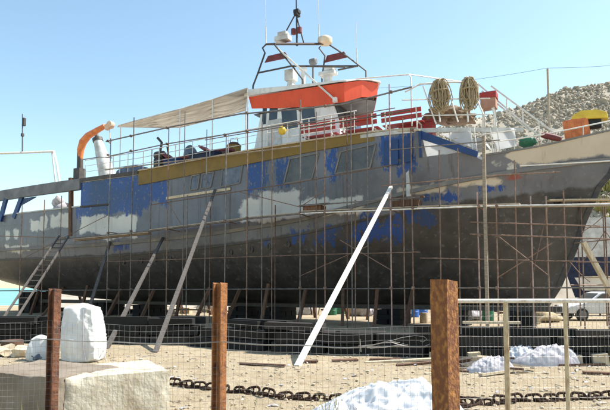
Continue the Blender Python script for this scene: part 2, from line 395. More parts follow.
# ------------------------------------------------------------------ the ship
ship = thing('ship', 'large grey and blue patched wooden motor ship hauled out on blocks, bow to the hillside', 'ship', (CX, CY, 0), -TH)
BEAM, XST = 3.4, -25.0
SHEER = [(-25, 4.05), (-12, 4.0), (-5.8, 4.2), (-.25, 4.62), (4, 5.45), (6, 5.85), (9, 6.3), (12.6, 6.8)]
DECK = [(-26, 7.72), (-9.8, 7.72), (-3.5, 8.0), (.7, 8.08), (4.6, 8.08), (8.3, 7.88)]
STEM = [(.8, 9.3), (1.73, 9.87), (3.26, 10.5), (4.3, 10.85), (5.68, 11.45), (6.16, 11.85), (7.9, 12.6)]
def zs(x): return smooth(x, SHEER)
def zdeck(x): return smooth(x, DECK)
def zbul(x): return smooth(x, [(6.5, 6.72), (8, 6.9), (9.5, 7.12), (11, 7.5), (12.6, 7.95)], .6)
def zkeel(x):
    t = max(0, (-12-x)/13); return .85+1.15*t*t
def xstem(z): return interp(z, STEM)
def hb(x, z):
    zk = zkeel(x); q = min(1, max(0, (z-zk)/(4.8-zk)))
    s = BEAM*(1-(1-q)**2.4)**.6
    t = max(0, (-12-x)/13); s *= 1-.2*t*t
    xe = interp(z, [(.85, -5), (7.5, 3.0)]); e = interp(z, [(.85, 1.5), (7.5, 2.2)]); xq = xstem(z)
    if x > xe: s *= max(0, 1-min(1, (x-xe)/(xq-xe))**e)
    return s
def rect(u0, v0, u1, v1):             # pixel rectangle -> (x0,x1,z0,z1) on the ship's side
    um, vm = (u0+u1)/2, (v0+v1)/2
    return (S(u0, vm, -BEAM).x, S(u1, vm, -BEAM).x, S(um, v1, -BEAM).z, S(um, v0, -BEAM).z)
PATCH = {
 'pale': [rect(*r) for r in ((240, 199, 262, 222), (258, 193, 284, 221), (280, 190, 302, 220), (300, 197, 330, 216), (326, 197, 362, 214), (80, 216, 104, 233), (102, 216, 136, 238), (27, 221, 36, 231), (38, 216, 46, 229), (48, 214, 70, 228), (0, 245, 26, 252), (0, 231, 5, 238), (9, 230, 14, 238), (502, 156, 508, 163), (488, 157, 496, 160))],
 'tan': [rect(*r) for r in ((395, 184, 440, 191), (440, 175, 497, 180))],
 'blue': [rect(*r) for r in ((76, 176, 140, 216), (130, 178, 168, 206), (249, 160, 266, 194), (272, 158, 289, 190), (326, 150, 338, 184), (378, 134, 414, 166), (400, 160, 412, 170), (316, 226, 338, 242), (352, 216, 394, 236), (284, 228, 304, 240), (262, 238, 270, 246), (402, 208, 428, 222), (112, 243, 128, 250), (470, 180, 500, 184), (420, 192, 455, 197))],
 'oxide': [rect(*r) for r in ((498, 169, 518, 172), (505, 166, 512, 170))]}
def sdist(x, z, rs):
    best = 9
    for a, b, c, d in rs:
        dx = max(a-x, x-b); dz = max(c-z, z-d)
        v = math.hypot(max(dx, 0), max(dz, 0)) if dx > 0 or dz > 0 else max(dx, dz)
        best = min(best, v)
    return best
def paint(o):
    me = o.data; n = len(me.vertices)
    for k, rs in PATCH.items():
        a = me.attributes.new(k, 'FLOAT', 'POINT'); a.data.foreach_set('value', [min(sdist(v.co.x, v.co.z, rs), max(8.55-v.co.x+.25*math.sin(v.co.z*9), zs(v.co.x)+.16-v.co.z) if k == 'tan' else 9) for v in me.vertices])
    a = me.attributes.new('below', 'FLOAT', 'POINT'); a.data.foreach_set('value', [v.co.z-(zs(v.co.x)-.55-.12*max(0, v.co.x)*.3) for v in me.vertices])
    return o
# lower hull, keel to sheer
m = MB()
NP, NQ = 230, 44
for sgn in (-1, 1):
    rows = []
    for j in range(NQ+1):
        q = j/NQ; row = []
        for i in range(NP+1):
            p = i/NP
            zz = .85+q*(6.75-.85); x = XST+p*(xstem(zz)-XST)
            z = zkeel(x)+q*(zs(x)-zkeel(x))
            w = hb(x, z) if i < NP else .03
            row.append(Vector((x, sgn*max(w, .03), z)))
        rows.append(row)
    m.grid(rows)
# transom
tv = [Vector((XST, s*hb(XST, zkeel(XST)+q/20*(zs(XST)-zkeel(XST))), zkeel(XST)+q/20*(zs(XST)-zkeel(XST)))) for s in (-1, 1) for q in range(21)]
m.add(tv, [(q, q+1, 21+q+1, 21+q) for q in range(20)])
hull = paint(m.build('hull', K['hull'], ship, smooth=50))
# upper side: deckhouse side, after bulwark, bow bulwark - one plate each, with thickness
def plate(name, x0, x1, ztop, zbot, nz, both=True, off=0.0, t=.05):
    n = max(8, int((x1-x0)/.14))
    for sgn in (-1, 1):
        m = MB(); outer = []; inner = []
        for j in range(nz+1):
            ro = []; ri = []
            for i in range(n+1):
                x = x0+(x1-x0)*i/n
                zb, zt = zbot(x), ztop(x); z = zb+(zt-zb)*j/nz
                xx = min(x, xstem(z)-.02)
                w = hb(xx, z)+off
                ro.append(Vector((xx, sgn*max(w, .02), z))); ri.append(Vector((xx, sgn*max(w-t, .01), z)))
            outer.append(ro); inner.append(ri)
        m.grid(outer); m.grid(inner); m.grid([outer[-1], inner[-1]]); m.grid([outer[0], inner[0]])
        m.grid([[r[0] for r in outer], [r[0] for r in inner]]); m.grid([[r[-1] for r in outer], [r[-1] for r in inner]])
        paint(m.build(name, K['hull'], ship, smooth=40))
def ztop_side(x): return min(zdeck(x)-.02, 7.98-(x-5.0)*.53) if x > 5.0 else zdeck(x)-.02
XOPEN = (5.25, 7.0)
def zwin(x): return 6.86+.08*(x-5.4)
# forward opening under the diagonal: plate split around it
plate('side_plating', -14.3, 5.22, ztop_side, lambda x: zs(x)+.001, 30)
plate('side_plating', 5.22, 7.5, lambda x: min(6.92+.06*(x-5.3), ztop_side(x)), lambda x: zs(x)+.001, 12)
plate('bulwark', XST, -14.3, lambda x: 6.2+.0*x, lambda x: zs(x)+.001, 18)
plate('bulwark', 7.5, 12.62, zbul, lambda x: zs(x)+.001, 12)
# blue diagonal brace at the forward end of the side
def sidept(x, z, off=0.): return Vector((x, -(hb(x, z)+off), z))
m = MB(); a0, a1 = S(414, 131, -3.24), S(478, 154, -2.98)
m.prism([a0+Vector((0, 0, .12)), a1+Vector((0, 0, .10)), a1-Vector((.05, 0, .12)), a0-Vector((0, 0, .24))], (0, .09, 0)); m.build('diagonal_coaming', K['blue'], ship)
m = MB(); m.bar(sidept(5.18, 6.9, .02), sidept(5.18, 7.95, .02), .12, .1); m.build('corner_post', K['blue'], ship)
# caps, strakes
def strake(name, x0, x1, zf, w, h, matk, off=0.):
    for sgn in (-1, 1):
        m = MB(); n = int((x1-x0)/.3); rows = [[], [], [], []]
        for i in range(n+1):
            x = min(x0+(x1-x0)*i/n, 12.55); z = zf(x); x = min(x, xstem(z)-.01); y = hb(x, z)+off
            for r, (dy, dz) in zip(rows, ((-.03, -h/2), (w, -h/2), (w, h/2), (-.03, h/2))): r.append(Vector((x, sgn*(y+dy), z+dz)))
        m.grid(rows+[rows[0]])
        m.add([r[0] for r in rows], [(0, 1, 2, 3)]); m.add([r[-1] for r in rows], [(0, 1, 2, 3)])
        m.build(name, matk, ship, smooth=30)
K['strake'] = mat('rubbing_strake_paint', (.17, .158, .15), (.30, .255, .20), .75, 1.2, .2, lo=.5, hi=.7)
strake('rubbing_strake', XST, 12.5, zs, .09, .16, K['strake'])
strake('rubbing_strake', XST, 3.0, lambda x: zs(x)-.62-.02*max(0, x), .05, .09, K['darkgrey'])
strake('bulwark_cap', 7.4, 12.55, lambda x: zbul(x)+.03, .05, .07, K['strake'], -.01)
strake('bulwark_cap', XST, -14.2, lambda x: 6.23, .05, .07, K['dirtywhite'], -.01)
# stem post and keel
m = MB(); st = [Vector((xstem(z)+.05, 0, z)) for z in (.8, 1.73, 3.26, 4.3, 5.68, 6.16, 8.0)]
for a, b in zip(st, st[1:]): m.bar(a, b, .16, .2)
m.build('stem_post', K['darkgrey'], ship)
m = MB(); m.box((-6.5, 0, .79), (33, .36, .22)); m.build('keel', K['darkgrey'], ship, bevel=.01)
# decks
def deckslab(name, x0, x1, zf, th, matk, inset=0., wf=None):
    m = MB(); n = int((x1-x0)/.5); top = []; bot = []
    for i in range(n+1):
        x = x0+(x1-x0)*i/n; z = zf(x); w = (wf(x) if wf else hb(min(x, xstem(z)-.05), z))-inset
        top.append([Vector((x, -w, z)), Vector((x, w, z))]); bot.append([Vector((x, -w, z-th)), Vector((x, w, z-th))])
    m.grid(top); m.grid(bot); m.grid([[r[0] for r in top], [r[0] for r in bot]]); m.grid([[r[1] for r in top], [r[1] for r in bot]])
    m.add([top[0][0], top[0][1], bot[0][1], bot[0][0]], [(0, 1, 2, 3)]); m.add([top[-1][0], top[-1][1], bot[-1][1], bot[-1][0]], [(0, 1, 2, 3)])
    return m.build(name, matk, ship)
deckslab('main_deck', XST+.05, 11.8, lambda x: zs(x)-.02, .12, K['grey'], .08)
deckslab('upper_deck', -15.4, 5.0, lambda x: zdeck(x)+.02, .16, K['dirtywhite'], -.04)
# fascias along the upper deck edge: grey aft, ochre amidships, narrow white forward
def fascia(name, x0, x1, top, hgt, matk, off, t=.07, sides=(-1, 1)):
    n = int((x1-x0)/.3)
    for sgn in sides:
        m = MB(); rows = [[], [], [], []]
        for i in range(n+1):
            x = x0+(x1-x0)*i/n; z = zdeck(x)+top; w = hb(x, 6.5)+off
            for r, (dy, dz) in zip(rows, ((-t, -hgt(x)), (0, -hgt(x)), (0, 0), (-t, 0))): r.append(Vector((x, sgn*(w+dy), z+dz)))
        m.grid(rows+[rows[0]]); m.add([r[0] for r in rows], [(0, 1, 2, 3)]); m.add([r[-1] for r in rows], [(0, 1, 2, 3)])
        m.build(name, matk, ship, smooth=30)
fascia('deck_fascia', -24.6, -14.32, .08, lambda x: .62, K['grey'], .10, .25, (-1,))
fascia('deck_fascia', -14.3, -9.9, .08, lambda x: .2, K['darkgrey'], .10)
fascia('ochre_band', -9.88, 4.95, .03, lambda x: interp(x, [(-9.8, .72), (-3.5, .62), (4.4, .30)]), K['gold'], .06)
fascia('deck_edge_cap', -9.88, 5.0, .10, lambda x: .06, K['palewood'], .12, .16)
# forward walkway beam over the foredeck opening, and its white sheets
for sgn in (-1, 1):
    m = MB(); pts = [Vector((x, sgn*(min(hb(x, 6.6), 3.3)-.02), zdeck(x)-.02)) for x in (5.0, 5.8, 6.6, 7.4, 8.3, 8.9)]
    for a, b in zip(pts, pts[1:]): m.bar(a, b, .10, .17)
    m.build('walkway_beam', K['dirtywhite'], ship)
def quadpart(name, pix, yl, matk, t=.02, parent=None, bevel=0):
    m = MB(); m.prism([S(u, v, yl) for u, v in pix], (0, t, 0)); return m.build(name, matk, parent or ship, bevel=bevel)
quadpart('white_sheet', [(421, 133), (427, 157), (431, 158), (457, 152), (460, 149), (452, 146)], -2.98, K['sheet'])
quadpart('white_sheet', [(440, 134), (462, 131), (470, 131), (476, 149), (455, 141)], -2.7, K['sheet'])
quadpart('white_sheet', [(490, 131), (514, 128), (517, 146), (498, 150)], -2.1, K['sheet'])
m = MB()
for u in (449, 470, 474, 490, 497): m.tube([S(u, 128, -2.75), S(u+3, 152, -2.75)], .025)
for v0, v1 in ((136, 130), (145, 139)): m.tube([S(450, v0+3, -2.75), S(516, v1, -2.3)], .02)
m.build('inner_rail', K['whitepipe'], ship, smooth=60)
# windows along the side (raked frames)
def window(pix, matk, fr=K['strake'], w=.06):
    yl = -3.4; c = [S(u, v, yl) for u, v in pix]
    m = MB(); ym = -hb(c[0].x, 7)-.005
    m.prism([Vector((p.x, ym-.005, p.z)) for p in c], (0, .03, 0)); pane = m.build('window', matk, ship)
    f = MB()
    for a, b in zip(c, c[1:]+c[:1]): f.bar(Vector((a.x, ym-.012, a.z)), Vector((b.x, ym-.012, b.z)), .055, w, up=(0, 1, 0)) if False else f.bar(Vector((a.x, ym-.012, a.z)), Vector((b.x, ym-.012, b.z)), w, .06, up=(0, 1, 0))
    f.build('frame', fr, pane)
    return pane
window([(290, 159), (319, 153), (312, 179), (284, 184)], K['dustyglass'])
window([(341, 152), (376, 144), (370, 168), (335, 174)], K['dustyglass'])
window([(192, 176), (200, 174.5), (198, 189), (190, 190)], K['greyblue'])
window([(203, 174), (214, 172), (211, 187), (201, 189)], K['greyblue'])
window([(223, 169), (243, 165), (240, 183), (221, 187)], K['greyblue'])
quadpart('blue_panel', [(384, 141), (398, 139), (398, 164), (384, 166)], -3.425, K['blue'])
quadpart('blue_panel', [(401, 138), (412, 136.5), (412, 161), (401, 163)], -3.425, K['blue'])
pl = quadpart('repair_batten', [(166, 197), (230, 187.5), (230, 190), (166, 199.5)], -3.46, K['palewood'], .05)
pl = quadpart('repair_batten', [(80, 206), (108, 203.5), (108, 205), (80, 207.5)], -3.46, K['oldwood'], .05)
# portholes
ph = None
for u in (120, 138, 152, 167, 186, 221, 229, 250, 268, 287):
    p = S(u, 246, -BEAM); x, z = p.x, zs(p.x)-.95; y = -hb(x, z)
    if ph is None:
        ph = MB().lathe([(.10, -.05), (.10, .045), (.075, .05), (.07, .02)], n=14, axis='y').build('porthole', K['darkgrey'], ship, smooth=40); ph.location = (x, y+.005, z); ph.scale = (1, -1, 1.6)
    else: inst(ph, 'porthole', ship, (x, y+.005, z), sc=(1, -1, 1.6))
# anchor in its hawse, bow
m = MB(); x, z = 10.0, 5.1; y = -hb(x, z)
m.lathe([(.16, -.1), (.16, .06), (.10, .07), (.09, 0)], (0, 0, 0), 16, 'y'); o = m.build('hawse_pipe', K['black'], ship, smooth=40); o.location = (x, y, z); o.rotation_euler = (0, 0, .5); o.scale = (1, -1, 1)
# after deck: raked frames between bulwark and upper deck, cream inner lining of the far bulwark
for k, (u0, v0, u1, v1) in enumerate(((14, 218, 22, 197), (0, 221, 6, 199), (-16, 222, -8, 200), (-32, 223, -24, 201))):
    m = MB(); a, b = S(u0, v0, -3.1), S(u1, v1, -3.1); m.bar(a, b, .3, .14, up=(0, 1, 0)); m.build('raked_frame', K['blue'], ship)
m = MB(); a, b, c = S(18, 199, -3.1), S(36, 196.5, -3.1), S(19, 206, -3.1); m.prism([a, b, c], (0, .1, 0)); m.build('frame_knee', K['blue'], ship)
m = MB(); m.bar(S(71, 236, -3.35), S(71, 178, -3.35), .2, .2); m.build('after_post', K['brownwood'], ship)
m = MB(); m.box((-19.5, 2.72, 5.3), (10.5, .05, 1.75)); m.build('bulwark_lining', K['cream'], ship)
m = MB(); m.box((-13.9, 0, 5.85), (.1, 6.2, 3.6)); m.build('after_bulkhead', K['greyblue'], ship)
m = MB()
for i in range(9):
    c = S(60, 205, -2.6); m.blob((c.x+random.uniform(-.3, .3), -2.6+random.uniform(-.15, .15), c.z-.9+.14*i), (.36, .3, .3), 2, .5, 2, i)
m.build('heaped_gear', K['tarp'], ship, smooth=70)
# upper-deck railing (starboard and port)
for sgn in (-1, 1):
    m = MB(); yl = sgn*3.22
    for z in (.38, .72, 1.05): m.tube([(x, yl, zdeck(x)+.1+z) for x in (-14.2, -10, -6, -3, 0, 2.4)], .016 if z < 1 else .022, 6)
    x = -14.2
    while x < 2.5: m.tube([(x, yl, zdeck(x)+.05), (x, yl, zdeck(x)+1.15)], .02, 6); x += 1.1
    m.build('deck_railing', K['whitepipe'], ship, smooth=60)
# wheelhouse
WX0, WX1, WY = -4.0, 1.0, 1.6
wh = MB()
wh.prism([(WX0, -WY, 8.02), (WX1-.1, -WY, 8.02), (WX1-.1, -WY, 9.2), (WX1-.5, -WY, 10.4), (WX0+.5, -WY, 10.4)], (0, 2*WY, 0))
wheel = wh.build('wheelhouse', K['white'], ship, bevel=.02)
def whwin(x0, x1, z0, z1, rake=0., mk='glass'):
    m = MB(); m.prism([(x0, -WY-.01, z0), (x1, -WY-.01, z0), (x1+rake, -WY-.01, z1), (x0+rake, -WY-.01, z1)], (0, .03, 0)); m.build('window', K[mk], wheel)
for u0, v0, u1, v1, rk_ in ((262, 106, 266, 124, .05), (269, 104, 277, 121, .05), (283, 110, 298, 128, -.1), (303, 108, 316, 124, -.1)):
    a, b = S(u0, v0, -WY), S(u1, v1, -WY); whwin(a.x, b.x, b.z, a.z, rk_)
for y0 in (-1.45, -.48, .50):
    m = MB(); d = Vector((-.4, 0, 1.2)).normalized(); o0 = Vector((WX1-.09, y0, 9.25)); n = Vector((.02, 0, .007))
    m.prism([o0+n, o0+n+Vector((0, .92, 0)), o0+n+d*1.15+Vector((0, .92, 0)), o0+n+d*1.15], -n*.9+n*1.5); m.build('window', K['glass'], wheel)
m = MB(); m.box((-2.65, -WY-.02, 9.05), (.75, .05, 1.9)); dr = m.build('door', K['dirtywhite'], wheel, bevel=.01)
# cambered roof with a pointed front, orange visor hung all round its edge
PLAN = [(-4.1, -1.8), (-2.4, -1.8), (-.6, -1.8), (1.2, -1.8), (1.75, -.95), (2.2, 0), (1.75, .95), (1.2, 1.8), (-.6, 1.8), (-2.4, 1.8), (-4.1, 1.8)]
def zroof(x, y): return 11.36-.035*(x+4.1)+.42*(1-(y/1.8)**2)*interp(x, [(-4.1, .75), (1.2, 1), (2.2, 1)])
def visor(a, b):
    m = MB(); (ax, ay), (bx, by) = a, b; k = .93; h = .9
    def low(x, y): return (x*.97, y*k, zroof(x, y)-(interp(x, [(-4.1, .62), (-1.0, .92), (1.2, .9), (2.2, .72)])))
    o = [(ax, ay, zroof(ax, ay)-.03), (bx, by, zroof(bx, by)-.03), low(bx, by), low(ax, ay)]
    m.add(o+[(x*.985, y*.985 if abs(y) > .01 else y, z) for x, y, z in o], [(0,1,2,3),(7,6,5,4),(0,4,5,1),(2,6,7,3),(1,5,6,2),(0,3,7,4)])
    return m
m = MB()
for a, b in zip(PLAN, PLAN[1:]): v_ = visor(a, b); m.add(v_.v, v_.f)
m.build('orange_visor', K['orange'], ship)
m = MB(); so = [Vector((x*.95, y*.91, 10.42+.25*(1-(y/1.8)**2))) for x, y in PLAN]; m.add(so+[p+Vector((0, 0, .03)) for p in so], [tuple(range(11)), tuple(range(11, 22))]); m.build('soffit', K['grey'], ship)
m = MB(); top = []; bot = []
for x in [-4.3+.33*k for k in range(21)]:
    hw = interp(x, [(-4.3, 1.9), (1.25, 1.9), (2.32, .03)]); r0 = [Vector((x, hw*(j/6-1), zroof(x, min(1.8, max(-1.8, hw*(j/6-1)))))) for j in range(13)]
    top.append([p+Vector((0, 0, interp(x, [(-4.3, .34), (-1, .16), (1.2, .07)]))) for p in r0]); bot.append(r0)
m.grid(top); m.grid(bot)
for q in (0, -1): m.grid([[r[q] for r in top], [r[q] for r in bot]]); m.grid([top[q], bot[q]])
m.build('roof', K['white'], ship, smooth=40)
# canvas awning abaft the wheelhouse
near_e = [(-12.6, -2.35, 10.92), (-10.3, -2.4, 11.04), (-8.05, -2.4, 11.16), (-5.9, -2.4, 11.34), (-3.75, -2.4, 11.56)]
far_e = [(-12.9, -2.15, 10.94), (-11.4, -.4, 11.12), (-10.5, .45, 11.24), (-8.1, .6, 11.44), (-5.9, .6, 11.62)]
def edge(e, t):
    k = min(int(t*4), 3); f = t*4-k; return Vector(e[k]).lerp(Vector(e[k+1]), f)
rows = []
for i in range(21):
    a, b = edge(near_e, i/20), edge(far_e, i/20)
    rows.append([a.lerp(b, j/8)+Vector((0, 0, -.13*math.sin(math.pi*j/8)*(.3+abs(math.sin(math.pi*i/5))))) for j in range(9)])
m = MB(); m.grid(rows); m.grid([[p+Vector((0, 0, -.015)) for p in r] for r in rows])
aw = m.build('awning', K['canvas'], ship, smooth=60)
m = MB()
for t in (.5, .75, 1): m.tube([edge(near_e, t)-Vector((0, 0, .05)), edge(far_e, t)-Vector((0, 0, .05))], .03)
m.tube([edge(near_e, k/8)-Vector((0, 0, .03)) for k in range(9)], .035); m.tube([edge(far_e, k/8)-Vector((0, 0, .03)) for k in range(9)], .03)
for f_ in (.2, .4, .6, .8): m.tube([edge(near_e, k/8).lerp(edge(far_e, k/8), f_)-Vector((0, 0, .10)) for k in range(1, 9)], .02)
m.build('awning_frame', K['dirtywhite'], aw, smooth=60)
for e, t in ((near_e, 0.02), (near_e, .5), (near_e, .75), (near_e, 1), (far_e, .5), (far_e, 1)):
    p = edge(e, t); m = MB(); m.tube([(p.x, p.y, zdeck(p.x)+.02), (p.x, p.y, p.z-.03)], .03); m.build('awning_pole', K['whitepipe'], aw, smooth=60)
# antenna arch on the roof: two side frames joined by a top bar
arch = MB()
near = [[(253, 86), (258, 73), (265, 53), (262.5, 48), (266, 44.5), (275, 44)], [(274, 44), (293, 67), (303, 80)], [(258, 73), (292, 66), (345, 67)]]
far = [[(322, 78), (325, 56), (319, 48), (322, 44.5), (329, 44)], [(328, 44), (348, 57), (366, 71)], [(338, 70), (358, 66)], [(292, 66), (358, 66)]]
def foot(p): return [Vector((p.x, p.y, zroof(min(p.x, 1.9), max(-1.7, min(1.7, p.y)))+.03))]
for k, ln in enumerate(near): a_ = [S(u, v, -1.55) for u, v in ln]; arch.tube((foot(a_[0])+a_ if k == 0 else a_+foot(a_[-1]) if k == 1 else a_), .045)
for k, ln in enumerate(far): a_ = [S(u, v, 1.3) for u, v in ln]; arch.tube((foot(a_[0])+a_ if k == 0 else a_+foot(a_[-1]) if k == 1 else a_), .045)
arch.tube([S(266, 44.5, -1.55), S(322, 44.5, 1.3)], .045); arch.tube([S(275, 44, -1.55), S(329, 44, 1.3)], .045)
ar = arch.build('antenna_arch', K['darkgrey'], ship, smooth=60)
m = MB(); m.prism([S(266, 44, -1.55), S(322, 44, 1.3), S(329, 43.5, 1.3), S(275, 43.5, -1.55)], (0, 0, .04)); m.build('platform', K['darkred'], ar)
for yl, pix in ((-1.55, [(264.5, 62.5), (268, 56), (285, 52), (288.5, 57.5)]), (1.3, [(324.5, 62.5), (327, 55.5), (344, 51.5), (347.5, 57)])):
    m = MB(); m.prism([S(u, v, yl) for u, v in pix], (0, .06, 0)); m.build('dark_red_panel', K['darkred'], ar)
m = MB(); m.tube([S(276, 47, -1.5), S(334, 99, -1.9)], .05); c = S(335, 100, -1.9); m.box(c, (.18, .16, .22)); m.build('stay', K['whitepipe'], ar)
# mast, lights, aerials
m = MB(); mp = S(297, 44, 0); zt = S(297, -8, 0).z
m.tube([(mp.x, 0, mp.z-.1), (mp.x-.05, 0, zt)], [.055, .03]); m.tube([S(283, 37, -.3), S(296, 13, 0)], .035); m.tube([S(304, 44, .3), S(297, 18, 0)], .035); mast = m.build('mast', K['darkgrey'], ship, smooth=60)
m = MB(); m.box(S(297, 12, 0), (.3, .3, .2)); m.box(S(297, 15, 0), (.2, .42, .12)); m.build('lamp_bracket', K['black'], mast, bevel=.02)
for dx in (-.18, .18):
    m = MB(); c = S(296.5, 31, 0); m.lathe([(.08, -.16), (.13, -.14), (.13, .14), (.07, .17)], (c.x+dx, 0, c.z), 12); m.build('navigation_lamp', K['darkred'], mast, smooth=40)
m = MB(); c = S(325, 40, 1.0); m.lathe([(.05, -.24), (.36, -.2), (.40, -.05), (.38, .08), (.25, .16), (.05, .18)], c, 20); rd = m.build('radar_dome', mat('cream_dome', (.72, .60, .46), (.6, .45, .3), .5, 3, .02), ship, smooth=60)
m = MB(); c = S(283, 39, -.8); m.box(c, (.8, .45, .26)); m.box(c+Vector((.05, -.05, .2)), (.5, .4, .2)); m.build('radar_scanner', K['dirtywhite'], ship, bevel=.03)
for u, v0, v1, yl in ((266, 45, -6, -1.3), (319, 42, -8, .9), (357, 64, 22, 1.4)):
    m = MB(); a, b = S(u, v0, yl), S(u-.8, v1, yl); m.tube([a, a.lerp(b, .35)], .03); m.tube([a.lerp(b, .35), b], .012); m.build('whip_aerial', K['whitepipe'], ship, smooth=60)
m = MB(); c = S(291, 76, -1); m.box(c, (.5, .5, .55)); m.box((c.x, c.y, (c.z+11.2)/2), (.3, .3, c.z-11.2)); m.build('roof_locker', K['dirtywhite'], ship, bevel=.03)
m = MB(); c = S(313, 76, 0); m.tube([(c.x, c.y, 11.2), c+Vector((0, 0, .7))], .05); m.lathe([(.08, -.2), (.17, -.15), (.18, .15), (.12, .2)], c+Vector((0, 0, .75)), 14, 'x'); m.build('searchlight', K['grey'], ship, smooth=40)
m = MB(); c = S(328, 74, .8); m.box(c, (.9, .5, .2)); m.box((c.x, c.y, (c.z+11.2)/2), (.4, .3, c.z-11.2)); m.box(c+Vector((.1, 0, .22)), (.5, .4, .2)); m.build('roof_vent', K['dirtywhite'], ship, bevel=.03)
m = MB(); c = S(303, 73, .5); m.lathe([(.12, 11.2-c.z), (.12, .1), (.22, .14), (.2, .28), (.05, .34)], c, 14); m.build('roof_vent', K['white'], ship, smooth=40)
# deck crane aft
cr = MB(); cr.tube([S(80, 183, -2.9), S(80, 152, -2.9)], [.2, .16], 10); cr.box(S(79.5, 176, -2.9), (.5, .45, .85)); crane = cr.build('deck_crane', K['darkgrey'], ship, smooth=40)
m = MB(); pts = [(80.3, 160), (80.5, 150), (83, 142), (88, 136), (97, 130.5), (105, 126)]
m.tube([S(u, v, -2.9) for u, v in pts], [.14, .2, .22, .2, .17, .14], 8); m.build('crane_boom', K['orange2'], crane, smooth=60)
m = MB(); c = S(109, 126, -2.9)
m.box(c, (.5, .22, .3), (0, -.35, 0)); m.lathe([(.06, -.16), (.2, -.13), (.2, .13), (.06, .16)], c+Vector((.12, 0, .05)), 14, 'y')
m.tube([c, c+Vector((.12, 0, -.75))], .02); m.tube([c+Vector((.12, 0, -.75)), c+Vector((.2, 0, -.9)), c+Vector((.1, 0, -1.0)), c+Vector((.02, 0, -.9))], .035); m.build('crane_hook_block', mat('orange_cream', (.70, .36, .2), (.66, .56, .45), .6, 6, .1), crane, smooth=40)
# funnel
m = MB(); a, b = S(108, 178, .4), S(98, 141, .4); m.tube([a, a.lerp(b, .5), b], [.55, .42, .28], 14); fn = m.build('funnel', K['dirtywhite'], ship, smooth=50)
m = MB(); d = (b-a).normalized(); m.tube([b-d*.05, b+d*.18], .33, 14); m.tube([b+d*.15, b+d*.5], .13, 10); m.build('funnel_cap', K['darkgrey'], fn, smooth=50)
# stern gantry with its light mast
m = MB(); yl = -3.15
m.tube([S(-40, 158, yl), S(0, 153.5, yl), S(54, 151.5, yl), S(57, 165, yl), S(60, 186, yl)], .07); m.tube([S(52, 152, yl), S(56, 187, yl)], .05); m.tube([S(-40, 158, yl), S(-38, 200, yl)], .06)
gn = m.build('stern_gantry', K['white'], ship, smooth=60)
m = MB(); m.tube([S(22.5, 152, yl), S(22.5, 114, yl)], [.05, .035]); m.build('light_mast', K['grey'], gn, smooth=60)
m = MB(); c = S(24, 122, yl); m.box(c, (.2, .16, .5)); m.build('lamp', K['darkgrey'], gn, bevel=.02); MB().box(c+Vector((-.1, 0, -.8)), (.16, .14, .2)).build('lamp', K['darkgrey'], gn, bevel=.02)
m = MB(); m.tube([S(80, 160, -1), S(100, 157, -1), S(112, 158, -1)], .03); m.build('handrail', K['grey'], ship)
# forward tubular frame, foredeck rails
m = MB(); yl = -2.75
m.tube([S(356, 79, -1.8), S(409, 74.5, yl), S(411, 78, yl), S(412, 126, yl)], .03)
m.tube([S(409, 74.5, yl), S(470, 83, .5)], .025)
tops = [(405, 92), (420, 84), (437, 83), (455, 82), (478, 84)]
m.tube([S(u, v, yl) for u, v in tops], .032)
for v in (100, 116):
    m.tube([S(u, v+(405-u)*.02, yl) for u in (402, 440, 490)], .026)
for u0, v0, u1, v1 in ((423, 86, 436, 124), (447, 86, 458, 122), (470, 84, 486, 120), (437, 84, 440, 122), (466, 84, 468, 122), (492, 108, 497, 122)):
    m.tube([S(u0, v0, yl), S(u1, v1, yl)], .032)
m.build('foredeck_railing', K['whitepipe'], ship, smooth=60)
m = MB()
for u0, v0, u1, v1 in ((478, 84, 540, 137), (491, 86, 556, 134), (482, 91, 530, 131)): m.tube([S(u0, v0, -1.2), S(u1, v1, -1.2)], .035)
for t in (.25, .5, .75):
    a = S(491, 86, -1.2).lerp(S(556, 134, -1.2), t); m.tube([a, a-Vector((0, 0, .75))], .025)
m.build('stair_handrail', K['whitepipe'], ship, smooth=60)
m = MB(); m.tube([Vector((x, -hb(x, 7.2)+.12, zbul(x)+.48)) for x in (8.6, 9.6, 10.6, 11.4, 12)], .03)
for x in (8.6, 9.8, 11): m.tube([(x, -hb(x, 7.2)+.1, zbul(x)), (x, -hb(x, 7.2)+.12, zbul(x)+.48)], .022)
m.build('bow_rail', K['whitepipe'], ship, smooth=60)
# foredeck house front and mooring gear seen over the walkway
m = MB(); m.box((4.6, 0, 6.6), (.12, 6.3, 2.6)); m.build('forward_bulkhead', K['dirtywhite'], ship)
for x, y in ((9.2, -.9), (9.2, .9), (10.2, -.5)):
    m = MB(); m.box((x, y, zs(x)+.03), (.7, .3, .08))
    for d in (-.16, .16): m.lathe([(.1, 0), (.1, .42), (.14, .44), (.14, .5)], (x+d, y, zs(x)-.02), 12)
    m.build('bollard', K['darkgrey'], ship, smooth=40)

# ------------------------------------------------------------------ loose gear aboard
def onship(name, label, cat, p, rz=0, group=None): return thing(name, label, cat, W(p), -TH+rz, group)
def bench(x, y, rz, label, n=1.75):
    b = onship('deck_bench', label, 'bench', (x, y, zdeck(x)+.03), rz, 'red slatted benches on the foredeck roof')
    for k in range(3): MB().box((0, -.24+.2*k, .47), (n, .17, .04)).build('slat', K['red'], b, bevel=.006)
    for k in range(2): MB().box((0, .36+.05*k, .66+.24*k), (n, .035, .19), (-.2, 0, 0)).build('back_slat', K['red'], b, bevel=.006)
    for s in (-1, 1):
        m = MB(); m.bar((s*(n/2-.2), -.28, 0), (s*(n/2-.2), -.28, .45), .05); m.bar((s*(n/2-.2), .3, 0), (s*(n/2-.2), .45, 1.0), .05); m.bar((s*(n/2-.2), -.3, .43), (s*(n/2-.2), .34, .43), .05); m.build('leg_frame', K['whitepipe'], b)
ba, bb = S(320, 112, -2.6), S(395, 101, -2.6)
